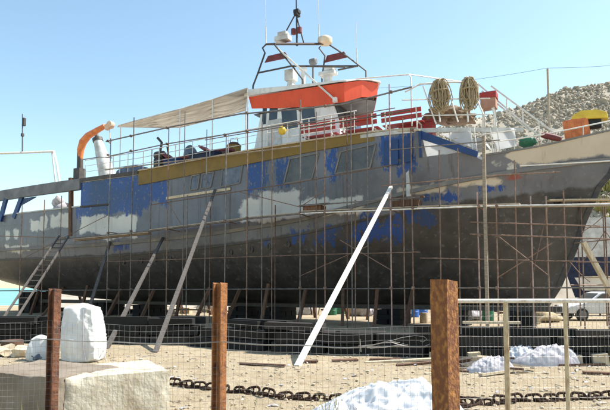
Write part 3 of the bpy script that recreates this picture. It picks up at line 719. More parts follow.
bench(ba.x+.0, -2.45, R(180), 'red slatted bench nearest the wheelhouse door on the ship')
bench(ba.x+1.95, -2.45, R(180), 'middle red slatted bench between two others on the ship')
bench(ba.x+3.9, -2.45, R(180), 'red slatted bench closest to the coiled ropes on the ship')
bench(ba.x+2.2, .3, R(180), 'red slatted bench standing inboard behind the row along the rail')
# rope coils hung on the rail
def coil(u, v, w, h, label, tail=0):
    c = S(u, v, -2.75); o = MB()
    for i in range(46):
        ww = w*random.uniform(.12, 1)/2; hh = h*random.uniform(.6, 1.04); ox = random.gauss(0, w*.10); yo = random.gauss(0, .07)
        pts = []
        for k in range(17):
            a = 2*math.pi*k/17; t = (1-math.cos(a))/2
            pts.append((ox*(1+t*.5)+ww*math.sin(a)*(.62+.38*t)+.015*random.gauss(0, 1), yo+.12*math.sin(a)*(1 if i % 2 else -1)*(1-.4*t)-.09*(1-t), -hh*t+.09*(1-t)+.01*random.gauss(0, 1)))
        o.tube(pts, .02, 5, closed=True)
    for i in range(14):
        ww = w*random.uniform(.5, .8)/2; ox = random.gauss(0, w*.12)
        o.tube([(ox+(-ww+2*ww*k/8), -.2-.06*math.sin(math.pi*k/8), -h*random.uniform(.30, .33)-.10*i/14+.05*math.sin(math.pi*k/8)) for k in range(9)], .02, 5) if i < 5 else None
    ob = o.build('rope_coil', K['rope'], smooth=180); ob.location = W(c); ob.rotation_euler = (0, 0, -TH)
    tag(ob, label, 'rope', 'mooring rope coils hung on the foredeck rail')
coil(440, 83, .80, 1.22, 'thick coil of tan mooring rope on the rail beside the red locker')
coil(469, 81, .72, 1.2, 'coil of tan rope on the rail beside the small red box')
def lockerbox(name, u, v, yl, size, mk, label, cat, lidk=None):
    c = S(u, v, yl); t = onship(name, label, cat, (c.x, yl, zdeck(c.x)+.02))
    MB().box((0, 0, size[2]*.42), (size[0], size[1], size[2]*.84)).build('body', K[mk], t, bevel=.02)
    MB().box((0, 0, size[2]*.92), (size[0]+.05, size[1]+.05, size[2]*.16)).build('lid', K[lidk or mk], t, bevel=.02)
lockerbox('deck_locker', 417, 114, -1.6, (1.5, .6, .75), 'red', 'long red deck locker in front of the first rope coil', 'locker')
c = S(489, 108, -1.6); t = onship('equipment_box', 'small red topped pinkish box at the head of the bow stairs', 'box', (c.x, -1.6, c.z-.05))
MB().box((0, 0, .2), (.6, .5, .4)).build('body', K['cardboard'], t, bevel=.02); MB().box((0, 0, .53), (.66, .56, .26)).build('lid', K['red'], t, bevel=.03)
for sx in (-.22, .22):
    for sy in (-.18, .18): MB().bar((sx, sy, -1.9), (sx, sy, 0), .05).build('leg', K['whitepipe'], t)
# white canisters, bundles and the red float along the rail
for u, v, yl, rr, mk, lab in ((376, 118, -2.0, (.42, .35, .36), 'plastic', 'large white plastic bundle lying on deck below the forward bench'), (356, 121, -1.9, (.5, .3, .28), 'rope', 'yellowish canvas bundle on deck below the middle bench'), (333, 124, -1.8, (.35, .3, .3), 'plastic', 'white bag on deck beside the wheelhouse front'), (343, 127, -2.9, (.3, .2, .16), 'red', 'small red cloth bundle at the deck edge'), (385, 120, -1.6, (.3, .3, .3), 'palewood', 'tan sack on deck beneath the forward bench end')):
    c = S(u, v, yl); o = MB().blob((0, 0, rr[2]*.8), rr, 3, .45, 1.8, u*.1, 0.0).build('cloth_bundle', K[mk], smooth=180); o.location = W((c.x, yl, zdeck(c.x)+.035)); tag(o, lab, 'bundle')
c = S(283, 131, -3.26); o = onship('float', 'yellow float hanging on the white deck rail', 'float', (c.x, -3.34, c.z))
MB().lathe([(.02, -.2), (.13, -.16), (.2, 0), (.14, .15), (.05, .2)], (0, 0, 0), 16).build('ball', K['yellow'], o, smooth=60); MB().tube([(0, 0, .18), (0, .06, .34)], .015).build('lanyard', K['rope'], o)
# after upper deck
def loungebed(u, v, yl, label):
    c = S(u, v, yl); t = onship('sun_bed', label, 'sun bed', (c.x, yl, zdeck(c.x)+.03), 0, 'dark red sun beds on the after deck')
    MB().box((0, 0, .62), (1.9, .7, .14)).build('mattress', K['darkred'], t, bevel=.04); MB().box((-.8, 0, .86), (.5, .7, .12), (0, .6, 0)).build('headrest', K['darkred'], t, bevel=.04)
    for sx in (-.7, .7):
        for sy in (-.28, .28): MB().bar((sx, sy, 0), (sx, sy, .56), .06).build('leg', K['darkgrey'], t)
loungebed(180, 146, -2.3, 'dark red sun bed beside the grey pump on deck'); loungebed(218, 142, -2.3, 'dark red sun bed nearer the wheelhouse under the awning')
c = S(196, 152, -1.4); t = onship('covered_chair', 'blue grey covered chair between the dark red sun beds', 'chair', (c.x, -1.4, zdeck(c.x)+.03))
MB().blob((0, 0, .35), (.75, .5, .42), 3, .25, 1.5, 3, 0).build('seat', K['greyblue'], t, smooth=180); MB().blob((-.35, 0, .95), (.35, .45, .6), 3, .25, 1.5, 4).build('backrest', K['greyblue'], t, smooth=180)
c = S(134, 165, -1.8); o = MB().blob((0, 0, .3), (1.25, .7, .55), 3, .3, 1.6, 8, 0).build('covered_boat', K['greyblue'], smooth=180); o.location = W((c.x, -1.8, zdeck(c.x)+.03)); o.rotation_euler = (0, 0, -TH); tag(o, 'blue grey tarpaulin mound on the after deck beside the funnel', 'tarpaulin')
c = S(160, 160, -2.4); t = onship('motor_pump', 'dark grey motor pump with pipes standing on the after deck', 'pump', (c.x, -2.4, zdeck(c.x)+.03))
MB().box((0, 0, .4), (.5, .5, .8)).build('body', K['darkgrey'], t, bevel=.05); MB().lathe([(.2, -.3), (.24, -.25), (.24, .25), (.2, .3)], (0, 0, 1.0), 14, 'x').build('motor', K['darkgrey'], t, smooth=40)
MB().tube([(0, 0, 1.2), (.1, 0, 1.7), (-.2, 0, 2.0)], .07).build('exhaust_pipe', K['darkgrey'], t, smooth=60); MB().tube([(.3, 0, .4), (.6, 0, .9), (.5, 0, 1.4)], .05).build('hose', K['black'], t, smooth=60)
lockerbox('deck_box', 174, 160, -2.7, (.9, .6, .55), 'blue', 'dark blue box under the first dark red sun bed', 'box')
lockerbox('cool_box', 184, 158, -2.2, (.5, .5, .6), 'white', 'white box between the sun beds', 'box')
lockerbox('deck_chest', 205, 158, -2.8, (1.6, .6, .55), 'navy', 'long navy chest under the sun bed near the wheelhouse', 'chest')
c = S(234, 140, -1.9); t = onship('wicker_basket', 'yellow brown basket standing beside the wheelhouse', 'basket', (c.x, -1.9, zdeck(c.x)+.03))
MB().lathe([(.25, 0), (.34, .5), (.38, .9), (.34, .92), (.3, .5)], (0, 0, 0), 16).build('body', K['gold'], t, smooth=40); MB().lathe([(.38, 0), (.2, .16), (.03, .2)], (0, 0, .92), 16).build('lid', K['brownwood'], t, smooth=40)
MB().tube([(-.3, 0, .8), (-.2, 0, 1.3), (.2, 0, 1.3), (.3, 0, .8)], .02).build('handle', K['brownwood'], t, smooth=60)
for u, v, rr, lab in ((448, 117, (.9, .55, .42), 'brown heaped fishing net behind the rail below the rope coils'), (462, 119, (.6, .5, .35), 'brown netting pile at the forward end of the rail')):
    c = S(u, v, -1.2); o = MB().blob((0, 0, rr[2]*.5), rr, 4, .5, 2.4, u*.3, 0).build('net_heap', K['netting'], smooth=180); o.location = W((c.x, -1.4, c.z-rr[2]*.6)); tag(o, lab, 'net')
m = MB(); m.box((6.1, -.65, 7.78), (2.4, 1.7, .14)); m.build('foredeck_roof', K['dirtywhite'], ship)
# windlass on the bow, red fender, green net
c = S(577, 137, .1); zb0 = c.z-.1
t = onship('anchor_windlass', 'orange anchor windlass with yellow cowl on the bow', 'windlass', (c.x, .1, zb0-.2))
MB().box((0, 0, .55), (.95, .6, .95), (0, -.12, 0)).build('gear_case', K['orange2'], t, bevel=.09, smooth=40)
m = MB(); m.prism([(-.2, -.3, .98), (1.15, -.3, .86), (1.1, -.3, 1.12), (.75, -.3, 1.27), (.2, -.3, 1.3), (-.12, -.3, 1.16)], (0, .6, 0)); m.build('cowl', K['yellow'], t, bevel=.05, smooth=40)
for k in range(3): MB().box((-.25+.25*k, -.31, .55), (.05, .03, .7), (0, -.12, 0)).build('rib', K['orange2'], t)
MB().box((.65, 0, .75), (.5, .4, .35)).build('motor', K['black'], t, bevel=.05); MB().box((-.1, 0, -.4), (.6, .5, .9)).build('base', K['darkgrey'], t)
c = S(551, 134, -1.5); o = MB().lathe([(.02, -.4), (.09, -.36), (.12, -.15), (.12, .15), (.09, .36), (.02, .4)], (0, 0, 0), 14, 'x').build('fender', K['darkred'], smooth=50); o.location = W((c.x, -1.5, c.z-.12)); o.rotation_euler = (0, .35, -TH); tag(o, 'dark red cylindrical fender slung by the bow stairs', 'fender')
c = S(527, 134, -1.2); o = MB().blob((0, 0, 0), (.34, .3, .24), 3, .22, 2.2, 5).build('net_bundle', K['green'], smooth=180); o.location = W((c.x, -1.2, c.z-.32)); tag(o, 'green net bundle at the foot of the bow stairs', 'net')
# ------------------------------------------------------------------ scaffold along the side
sc = thing('scaffold', 'tubular scaffold with board walkway along the shaded side of the ship', 'scaffold', (CX, CY, 0), -TH)
YS = -4.4
def pole(u, v0, mk='rustpipe', r=.027, yl=YS, vref=250):
    x = S(u, vref, yl).x; z = S(u, v0, yl).z
    w = W((x, yl, 0)); m = MB(); m.tube([(x, yl, gz(w.x, w.y)-.03), (x+random.uniform(-.03, .03), yl, z)], r, 7); m.build('standard', K[mk], sc, smooth=60)
for u, v0, mk in ((-22, 190, 'rustpipe'), (21, 205, 'rustpipe'), (43, 200, 'rustpipe'), (108, 139, 'greypipe'), (131, 118, 'greypipe'), (167, 128, 'rustpipe'), (187, 195, 'greypipe'), (225, 135, 'greypipe'), (247, 112, 'rustpipe'), (300, 100, 'greypipe'), (325, 118, 'rustpipe'), (391, 84, 'pinkpipe'), (413, 128, 'rustpipe'), (479, 192, 'pinkpipe'), (497, 205, 'rustpipe'), (548, 196, 'rustpipe')):
    pole(u, v0, mk)
m = MB(); x = S(486, 250, -4.5).x; m.bar((x, -4.5, -.05), (x, -4.5, S(486, 136, -4.5).z), .13, .11); m.build('timber_standard', K['plank'], sc)
for u, v0 in ((120, 250), (210, 205), (275, 205), (355, 200), (440, 195)): pole(u, v0, 'rustpipe', .025, -3.62)
def ledger(pix, mk='greypipe', r=.026, yl=YS-.05, name='ledger'):
    m = MB(); m.tube([S(u, v, yl) for u, v in pix], r, 7); m.build(name, K[mk], sc, smooth=60)
ledger([(-30, 291), (170, 289.5), (610, 287.5), (660, 287)], 'greypipe')
ledger([(60, 239), (150, 231), (240, 220), (305, 213.5)], 'greypipe'); ledger([(300, 213.5), (420, 208.5), (490, 206), (640, 203.5)], 'whitepipe', .03)
ledger([(300, 206), (420, 197)], 'greypipe'); ledger([(106, 141.5), (168, 127.5), (245, 113)], 'greypipe', .034); ledger([(240, 114), (300, 109), (345, 104), (412, 87)], 'greypipe', .034)
ledger([(110, 156), (166, 144), (247, 131), (300, 122)], 'greypipe', .028); ledger([(300, 128), (345, 121), (410, 110)], 'greypipe', .026)
ledger([(490, 207), (660, 205)], 'plank', .03); ledger([(470, 234), (610, 239)], 'rustpipe', .024); ledger([(0, 236), (75, 238)], 'rustpipe', .024); ledger([(105, 170), (300, 146)], 'plank', .03, -3.75)
ledger([(398, 131), (420, 130)], 'palewood', .04, -3.9)
for a, b in (((240, 192), (300, 207)), ((300, 207), (326, 190)), ((300, 276), (368, 246)), ((340, 240), (391, 270)), ((20, 260), (108, 215)), ((498, 236), (548, 275)), ((497, 278), (552, 243)), ((167, 200), (187, 235)), ((548, 206), (530, 287))):
    ledger([a, b], 'rustpipe', .017, YS+.05, 'brace')
for u, v0, mk in ((60, 196, 'rustpipe'), (150, 150, 'rustpipe'), (205, 130, 'greypipe'), (272, 128, 'rustpipe'), (347, 116, 'rustpipe'), (368, 100, 'greypipe'), (440, 150, 'rustpipe'), (459, 148, 'rustpipe'), (516, 160, 'rustpipe'), (183, 112, 'greypipe'), (262, 122, 'greypipe'), (316, 112, 'rustpipe'), (352, 104, 'greypipe'), (404, 118, 'rustpipe'), (532, 196, 'pinkpipe'), (566, 190, 'rustpipe')): pole(u, v0, mk, .023, random.choice((-4.42, -4.2, -3.7)))
for pix, mk in (([(100, 262), (300, 255), (420, 252)], 'rustpipe'), ([(470, 222), (600, 226)], 'rustpipe'), ([(420, 258), (600, 262)], 'rustpipe'), ([(150, 205), (300, 182), (392, 165)], 'rustpipe'), ([(390, 150), (500, 140)], 'greypipe'), ([(380, 186), (500, 175), (560, 172)], 'rustpipe'), ([(520, 166), (610, 161)], 'whitepipe'), ([(205, 140), (395, 108)], 'rustpipe')): ledger(pix, mk, .021)
cpl = None
for u, vs_ in ((108, (141, 155, 233, 289)), (131, (136, 151, 231, 289)), (167, (128, 144, 229, 289)), (225, (135, 221, 289)), (247, (113, 131, 218, 289)), (300, (110, 123, 213, 288)), (325, (106, 212, 288)), (391, (92, 113, 209, 288)), (413, (130, 208, 288)), (479, (206, 235, 288)), (497, (206, 236, 288))):
    for v in vs_:
        c = S(u, v, YS-.03)
        if cpl is None: cpl = MB().box((0, 0, 0), (.10, .12, .11)).build('coupler', K['rustpipe'], sc, bevel=.015); cpl.location = c
        else: inst(cpl, 'coupler', sc, c, (0, random.uniform(-.3, .3), 0))
# boards on the transoms
def board(u0, v0, u1, v1, yl, w=.24, mk='plank'):
    a, b = S(u0, v0, yl), S(u1, v1, yl); m = MB(); m.bar(a, b, w, .045); m.build('board', K[mk], sc)
for yl in (-4.28, -4.02, -3.76):
    board(75, 237.0+(yl+4.4)*6, 150, 230+(yl+4.4)*6, yl) if yl > -4.2 else None
    board(151, 230+(yl+4.28)*2, 241, 219+(yl+4.28)*2, yl); board(242, 218.5, 304, 212.7, yl); board(303, 211.5, 418, 207, yl); board(419, 206.8, 520, 204, yl)
board(300, 206, 330, 203.5, -4.3, .22, 'brownwood'); board(392, 198.5, 424, 196.5, -4.3, .22, 'brownwood')
for u, v, w, h in ((304, 206, 21, 6), (394, 201, 26, 6)):
    m = MB(); c = S(u+w/2, v+h/2, -4.1); m.box(c, (w/25, .5, .24)); m.build('toe_box', K['brownwood'], sc)
for u, v in ((108, 232), (167, 229), (225, 221), (300, 214), (391, 209.5), (479, 206.5)):
    a = S(u, v, -4.45); m = MB(); m.tube([a, (a.x, -3.55, a.z-.03)], .026); m.build('transom', K['rustpipe'], sc, smooth=60)

# scaffold at the bow
bs = thing('bow_scaffold', 'small rusty scaffold tower with cross braces beyond the bow', 'scaffold', (11.6, 23.2, 0))
def wp(u, v, Y): return P(u, v, Y)-Vector((11.6, 23.2, 0))
for u, Y in ((582, 22.2), (606, 22.2), (578, 24.6), (632, 22.2), (604, 24.6)):
    b = wp(u, 240, Y); m = MB(); m.tube([(b.x, b.y, -.03), (b.x, b.y, wp(u, 196, Y).z)], .028, 7); m.build('standard', K['rustpipe'], bs, smooth=60)
for (a, b, Y) in (((572, 204), (650, 202), 22.15), ((574, 243), (650, 236), 22.15), ((570, 285), (650, 285), 22.15), ((576, 262), (650, 262), 24.6), ((576, 228), (640, 226), 24.6)):
    m = MB(); m.tube([wp(*a, Y), wp(*b, Y)], .026); m.build('ledger', K['rustpipe'], bs, smooth=60)
for (a, b) in (((582, 262), (606, 230)), ((582, 232), (606, 214)), ((606, 232), (632, 265)), ((570, 262), (590, 282))):
    m = MB(); m.tube([wp(*a, 22.24), wp((a[0]+b[0])/2, (a[1]+b[1])/2+1.5, 22.24), wp(*b, 22.24)], .018); m.build('brace', K['rustpipe'], bs, smooth=60)
m = MB(); m.bar(wp(548, 200.5, 21.9), wp(660, 199, 21.9), .3, .06); m.build('board', K['palewood'], bs)

# ------------------------------------------------------------------ props, shores, blocks, ladder
def prop(g, top, w, mk, label, name='timber_prop', group=None):
    a = Vector((g.x, g.y, gz(g.x, g.y)-.02)); b = W(top); t = MB(); d = b-a
    t.bar((0, 0, 0), d, w, w*.8); o = t.build(name, K[mk], bevel=.006); o.location = a
    return tag(o, label, 'prop', group)
prop(G(297, 366), S(391, 187, -4.55), .118, 'propwhite', 'bright white prop leaning from the sand against the scaffold')
c = S(391, 187, -4.55)
prop(G(155, 353), S(215, 190, -3.5), .115, 'oldwood', 'long grey timber prop leaning on the hull by the window batten')
prop(G(106, 349), S(163, 238, -3.45), .12, 'oldwood', 'shorter grey timber prop leaning on the hull amidships')
prop(G(84, 325), S(110, 242, -3.45), .14, 'oldwood', 'grey timber prop under the primer patch aft')
m0 = P(583, 242, 21.6); m1 = P(608, 287, 21.6); dd = (m1-m0); gg = m0+dd*(m0.z/(m0.z-m1.z))
m = MB(); m.bar((0, 0, 0), m0-gg, .2, .16); o = m.build('timber_prop', K['palewood'], bevel=.01); o.location = gg; tag(o, 'pale cream prop leaning against the bow scaffold tower', 'prop')
# bilge shores
i = 0
for x in (-20, -17.5, -15, -12.5, -10, -8, -6.2, -4.4, -2.6, -.8, 1, 2.6, 4.2, 5.8):
    for s in (-1, 1):
        z = 1.55+random.uniform(0, .3); y = s*(hb(x, z)+.03); yo = y+s*random.uniform(.6, 1.1); xo = x+random.uniform(-.5, .5)
        m = MB(); a, b = W((xo, yo, -.02)), W((x, y, z)); m.bar((0, 0, 0), b-a, .14, .14); o = m.build('bilge_shore', K['brownwood']); o.location = a
        tag(o, 'brown timber shore wedged under the bilge on the %s side' % ('shaded' if s < 0 else 'sunlit far'), 'shore', 'bilge shores on the %s side' % ('shaded' if s < 0 else 'far'))
# keel blocks
for x in [S(u_, 310, 0).x for u_ in (-30, 35, 108, 150, 246, 279, 394, 455, 520)]:
    zk = zkeel(x)-.17
    t = thing('keel_block', 'dark timber crib supporting the keel of the ship', 'block', W((x, 0, 0)), -TH, 'keel blocks under the ship')
    n = 3
    for k in range(n):
        if k % 2 == 0:
            for d in (-.3, .3): MB().box((d, 0, zk*(k+.5)/n), (.5, 1.7, zk/n-.006)).build('timber', K['blackwood'], t, bevel=.01)
        else:
            for d in (-.58, 0, .58): MB().box((0, d, zk*(k+.5)/n), (1.15, .5, zk/n-.006)).build('timber', K['blackwood'], t, bevel=.01)
for y in (1.9,):  # added black beams, make the shade below the hull look deeper
    for x in (-21, -15):
        m = MB(); m.box((0, 0, .14), (5.9, .34, .28)); o = m.build('added_dark_beam', K['blackwood'], bevel=.02); o.location = W((x, y, 0)); o.rotation_euler = (0, 0, -TH); tag(o, 'added black beam that darkens the ground under the ship', 'beam', 'added dark beams under the ship')
# leaning ladder aft
a = G(0, 333); b = W(S(64, 236, -4.5)); lad = thing('ladder', 'long dark timber ladder leaning against the after scaffold', 'ladder', a)
d = b-a; side = d.cross(Vector((0, 0, 1))).normalized()*.24; L_ = d.length
m = MB()
for s in (-1, 1): MB().bar(s*side, d+s*side, .06, .09).build('stile', K['oldwood'], lad)
for k in range(1, 18): MB().tube([d*(k/18)-side, d*(k/18)+side], .022, 6).build('rung', K['oldwood'], lad)

# long crib of black slipway timbers across the front of the ship
sl = thing('slipway_timbers', 'long low stack of tarred black slipway timbers in front of the ship', 'timber stack', (0, 13.6, 0))
def slp(u, v): p = G(u, v); return p
cx_ = -11.0; line = [(-12, 17.4), (-7.5, 17.0), (-3.4, 16.5), (-1.5, 15.2), (-.4, 14.5), (2.8, 13.5), (6.1, 12.5), (9.5, 11.8)]
tb = MB().box((0, 0, 0), (1, 1, 1)).build('timber', K['blackwood'], bevel=.03); 
tb2 = MB().box((0, 0, 0), (1, 1, 1)).build('timber', K['greytimber'], sl, bevel=.03); tb2.location = (-13.2, 4.4, .14); tb2.scale = (2.0, .3, .26)
first = True
for row in range(3):
    for layer, zc, hh in ((0, .13, .27), (1, .41, .27), (2, .68, .26)):
        if layer == 2 and row == 2: continue
        x = -12.5+random.uniform(0, 1.5)
        while x < 9.0:
            ln = random.uniform(.9, 2.6)
            if layer == 2 and random.random() < .5: x += ln*.6; continue
            xm = x+ln/2; y = interp(xm, line)+row*.33+random.uniform(-.09, .09)
            sl_ = (interp(xm+.5, line)-interp(xm-.5, line))
            zo = -.04 if xm > 3.4 and layer == 2 else 0
            o = tb if first else inst(tb, 'timber')
            first = False
            if random.random() < .14: o.data = tb2.data
            o.parent = sl; o.location = (xm, y-13.6, zc+zo); o.rotation_euler = (random.uniform(-.04, .04), random.uniform(-.012, .012), math.atan(sl_)+random.uniform(-.05, .05)); o.scale = (ln-.04, random.uniform(.24, .31), hh-.01-(random.uniform(0, .09) if layer == 2 else 0))
            x += ln

# ------------------------------------------------------------------ yard behind and under the ship
def drum(u, v, mk, label):
    p = G(u, v); t = thing('drum', label, 'drum', (p.x, p.y, 0))
    MB().lathe([(.27, 0), (.29, .03), (.29, .28), (.305, .3), (.29, .32), (.29, .57), (.305, .59), (.29, .61), (.29, .85), (.27, .88), (.25, .86)], (0, 0, 0), 18).build('body', K[mk], t, smooth=30)
    MB().lathe([(.05, 0), (.05, .03), (.02, .035)], (.12, .05, .86), 8).build('bung', K['black'], t, smooth=30)
drum(414, 317, 'bluedrum', 'bright blue plastic drum under the bow, by a cut log'); drum(423, 315, 'bluedrum', 'second blue plastic drum just behind the first'); drum(332, 315, 'green', 'dark green drum seen under the keel amidships'); drum(341, 314, 'green', 'dark green drum beside a pale log'); drum(488, 321, 'green', 'green drum beyond the white rail'); drum(511, 321, 'white', 'white drum beyond the cream fence post'); drum(522, 320, 'greyblue', 'grey blue drum beside the white drum')
for u, v, yl_, s, mk, lab in ((363, 316, 0, (.7, .55, .5), 'tarp', 'grey tarpaulin lump under the ship beside a brown shore'), (300, 314.5, 0, (.9, .6, .6), 'plastic', 'white plastic heap in the sunlit yard seen under the keel'), (212, 312, 0, (1.0, .7, .5), 'sack', 'pale heap of sacks seen behind brown shores'), (258, 313, 0, (.7, .5, .55), 'cardboard', 'pinkish heap by the rusty middle post'), (540, 322, 0, (.9, .6, .35), 'rope', 'tan rope heap in the yard below the bow'), (470, 320, 0, (.6, .5, .45), 'tarp', 'grey tarpaulin lump beneath the bow beside green drum')):
    p = G(u, v); o = MB().blob((0, 0, s[2]*.6), s, 3, .5, 1.8, u*.17, 0).build('heap', K[mk], smooth=120); o.location = p; tag(o, lab, 'heap')
for u, v, rr, ln, lab in ((407, 322, .22, .7, 'cut log standing on end beside the blue drums'), (351, 315.5, .25, .6, 'pale cut log beside the green drum'), (424, 323, .2, .5, 'short cut log beside the rusty square post'), (12, 352, .28, .34, 'brown tree stump beside the small white sack')):
    p = G(u, v); o = MB().lathe([(rr*.98, 0), (rr, ln*.3), (rr*.93, ln), (rr*.6, ln+.01)], (0, 0, 0), 14).build('log', K['palewood'] if u > 20 else K['brownwood'], smooth=40); o.location = (p.x, p.y, gz(p.x, p.y)-.02); tag(o, lab, 'log')
# loose boards in the sunlit yard behind
for i in range(46):
    y = random.uniform(33, 50); x = random.uniform(-.3, .5)*y
    m = MB(); ln = random.uniform(1.2, 3.2); m.box((0, 0, 0), (ln, random.uniform(.15, .3), random.uniform(.05, .12)), (0, random.uniform(-.25, .25), 0)); o = m.build('loose_board', K[random.choice(('palewood', 'brownwood', 'plank'))]); o.location = (x, y, .05+ln*.12); o.rotation_euler = (0, 0, random.uniform(-.7, .7))
    tag(o, 'loose board lying in the sunlit yard behind the ship', 'board', 'loose boards behind the ship')

# parked car, side on, nose to the left
p = G(600, 321); car = thing('parked_car', 'pale silver hatchback parked behind the bow, nose toward the ship', 'car', (P(566, 300, p.y).x, p.y, 0))
prof = [(0, .38), (.05, .62), (.25, .74), (1.1, .92), (1.75, 1.38), (2.1, 1.47), (3.4, 1.45), (3.95, 1.0), (4.05, .6), (4.0, .36)]
m = MB(); m.prism([(x, 0, z) for x, z in prof], (0, 1.65, 0)); body = m.build('body', K['carpaint'], car, bevel=.05, smooth=40)
for poly in ([(1.28, .95), (1.82, 1.35), (2.3, 1.38), (2.3, .95)], [(2.38, .95), (2.38, 1.38), (3.3, 1.36), (3.55, .95)]):
    m = MB(); m.prism([(x, -.015, z) for x, z in poly], (0, .03, 0)); m.build('side_window', K['glass'], car)
m = MB(); m.prism([(1.14, .12, .96), (1.72, .2, 1.36), (1.72, 1.45, 1.36), (1.14, 1.53, .96)], (-.02, 0, .025)); m.build('windscreen', K['glass'], car)
for x in (.8, 3.25):
    for y in (.08, 1.57):
        w = MB().lathe([(.2, -.1), (.3, -.1), (.32, -.06), (.32, .06), (.3, .1), (.2, .1)], (x, y-.04 if y < 1 else y+.04, .32), 20, 'y').build('wheel', K['tyre'], car, smooth=40)
        MB().lathe([(.05, -.115), (.2, -.105), (.2, .105), (.05, .115)], (x, y-.04 if y < 1 else y+.04, .32), 14, 'y').build('rim', K['grey'], w, smooth=40)
for y in (.2, 1.2): MB().box((.1, y+.12, .68), (.14, .28, .12)).build('headlight', K['glass'], car, bevel=.02)
MB().box((2.34, -.02, .93), (.2, .04, .03)).build('door_handle', K['darkgrey'], car)
# small skiff on trestles behind the car, and a large white boat ashore
def loft(L0, Bm, zb, zt, name, mk, parent, z0f, z1f, n=24, q=10):
    m = MB()
    for s in (-1, 1):
        rows = []
        for j in range(q+1):
            row = []
            for i in range(n+1):
                t = i/n; z = z0f+(z1f-z0f)*j/q; full = ((z-zb)/(zt-zb))
                x = -L0/2+t*L0+(1-t)**3*(1-full)*L0*.12
                w = Bm/2*(1-(1-min(1, full*1.15+.05))**2.2)**.6*(1-(1-t)**2.4*(1-.0))*(1 if t < .6 else 1-.18*((t-.6)/.4)**2)
                row.append(Vector((x, s*max(w, .015), z)))
            rows.append(row)
        m.grid(rows)
        if s == -1: keep = rows
        else:
            m.add([r[-1] for r in keep]+[r[-1] for r in rows], [(k, k+1, q+1+k+1, q+1+k) for k in range(q)])
            m.grid([keep[-1], rows[-1]]); m.grid([keep[0], rows[0]])
    return m.build(name, K[mk], parent, smooth=50)
p = P(586, 283, 34); sk = thing('skiff', 'small white skiff on trestles behind the parked car', 'skiff', (p.x+1.4, 34, 0))
loft(4.2, 1.5, 1.45, 2.3, 'hull', 'white', sk, 1.5, 2.28); MB().box((.3, 0, 2.33), (3.4, 1.45, .05)).build('gunwale', K['palewood'], sk, bevel=.02)
for x in (-1.0, 1.2):
    m = MB(); m.box((x, 0, 1.42), (.12, 1.4, .12))
    for s in (-1, 1): m.bar((x, s*.6, 1.4), (x, s*.75, -.02), .08)
    m.build('trestle', K['oldwood'], sk)
p = P(640, 250, 39); wb = thing('white_boat', 'large white hulled boat with dark blue bottom ashore beyond the bow', 'boat', (p.x+1.5, 39, 0), R(6))
loft(17, 4.6, .9, 6.6, 'bottom', 'navy', wb, 1.0, 3.75); loft(17.02, 4.64, .9, 6.6, 'topsides', 'dirtywhite', wb, 3.752, 6.4)
MB().box((1.5, 0, 7.0), (6, 3, 1.2)).build('deckhouse', K['white'], wb, bevel=.1)
for k in range(4): MB().box((-.6+1.3*k, -1.51, 7.1), (.9, .04, .5)).build('window', K['glass'], wb)
m = MB(); m.box((0, 0, .48), (9, .4, 1.0)); m.build('keel_support', K['blackwood'], wb)
for x in (-4, 0, 4):
    for s in (-1, 1): m = MB(); m.bar((x, s*2.3, -.02), (x, s*1.6, 2.2), .16); m.build('shore', K['oldwood'], wb)

# utility poles and overhead wire on the hillside
def hz_at(u, k): return hill_pt(u, k)
pts = []
for u, v, Y, lab in ((547.5, 69, 58, 'bare timber utility pole standing among the rocks of the hillside'), (345, 90, 66, 'timber utility pole standing behind the wheelhouse'), (740, 48, 50, 'timber utility pole further along the hillside')):
    top = P(u, v, Y); b = Vector((top.x, Y, 0))
    # foot on the slope
    best = min((abs(hill_pt(uu, k/60).x-top.x)+abs(hill_pt(uu, k/60).y-Y), hill_pt(uu, k/60).z) for uu in range(int(u)-60, int(u)+61, 6) for k in range(0, 61, 2))
    t = thing('utility_pole', lab, 'pole', (top.x, Y, max(-.05, best[1]-.4)), 0, 'utility poles')
    h = top.z-t.location.z
    MB().tube([(0, 0, 0), (0, 0, h)], [.14, .11], 8).build('shaft', K['plank'], t, smooth=60)
    MB().lathe([(.05, 0), (.07, .05), (.04, .14)], (0, 0, h-.02), 8).build('insulator', K['dirtywhite'], t, smooth=60)
    pts.append(Vector((top.x, Y, top.z+.1)))
m = MB(); seq = [pts[1], pts[0], pts[2]]; line_ = []
for a, b in zip(seq, seq[1:]):
    for k in range(11):
        t_ = k/10; q = a.lerp(b, t_); q.z -= .5*4*t_*(1-t_); line_.append(q)
line_ = [p for i, p in enumerate(line_) if i == 0 or (p-line_[i-1]).length > .01]
tag(m.tube(line_, .018, 5).build('overhead_wire', K['darkgrey'], smooth=60), 'thin overhead wire slung between the utility poles', 'wire')

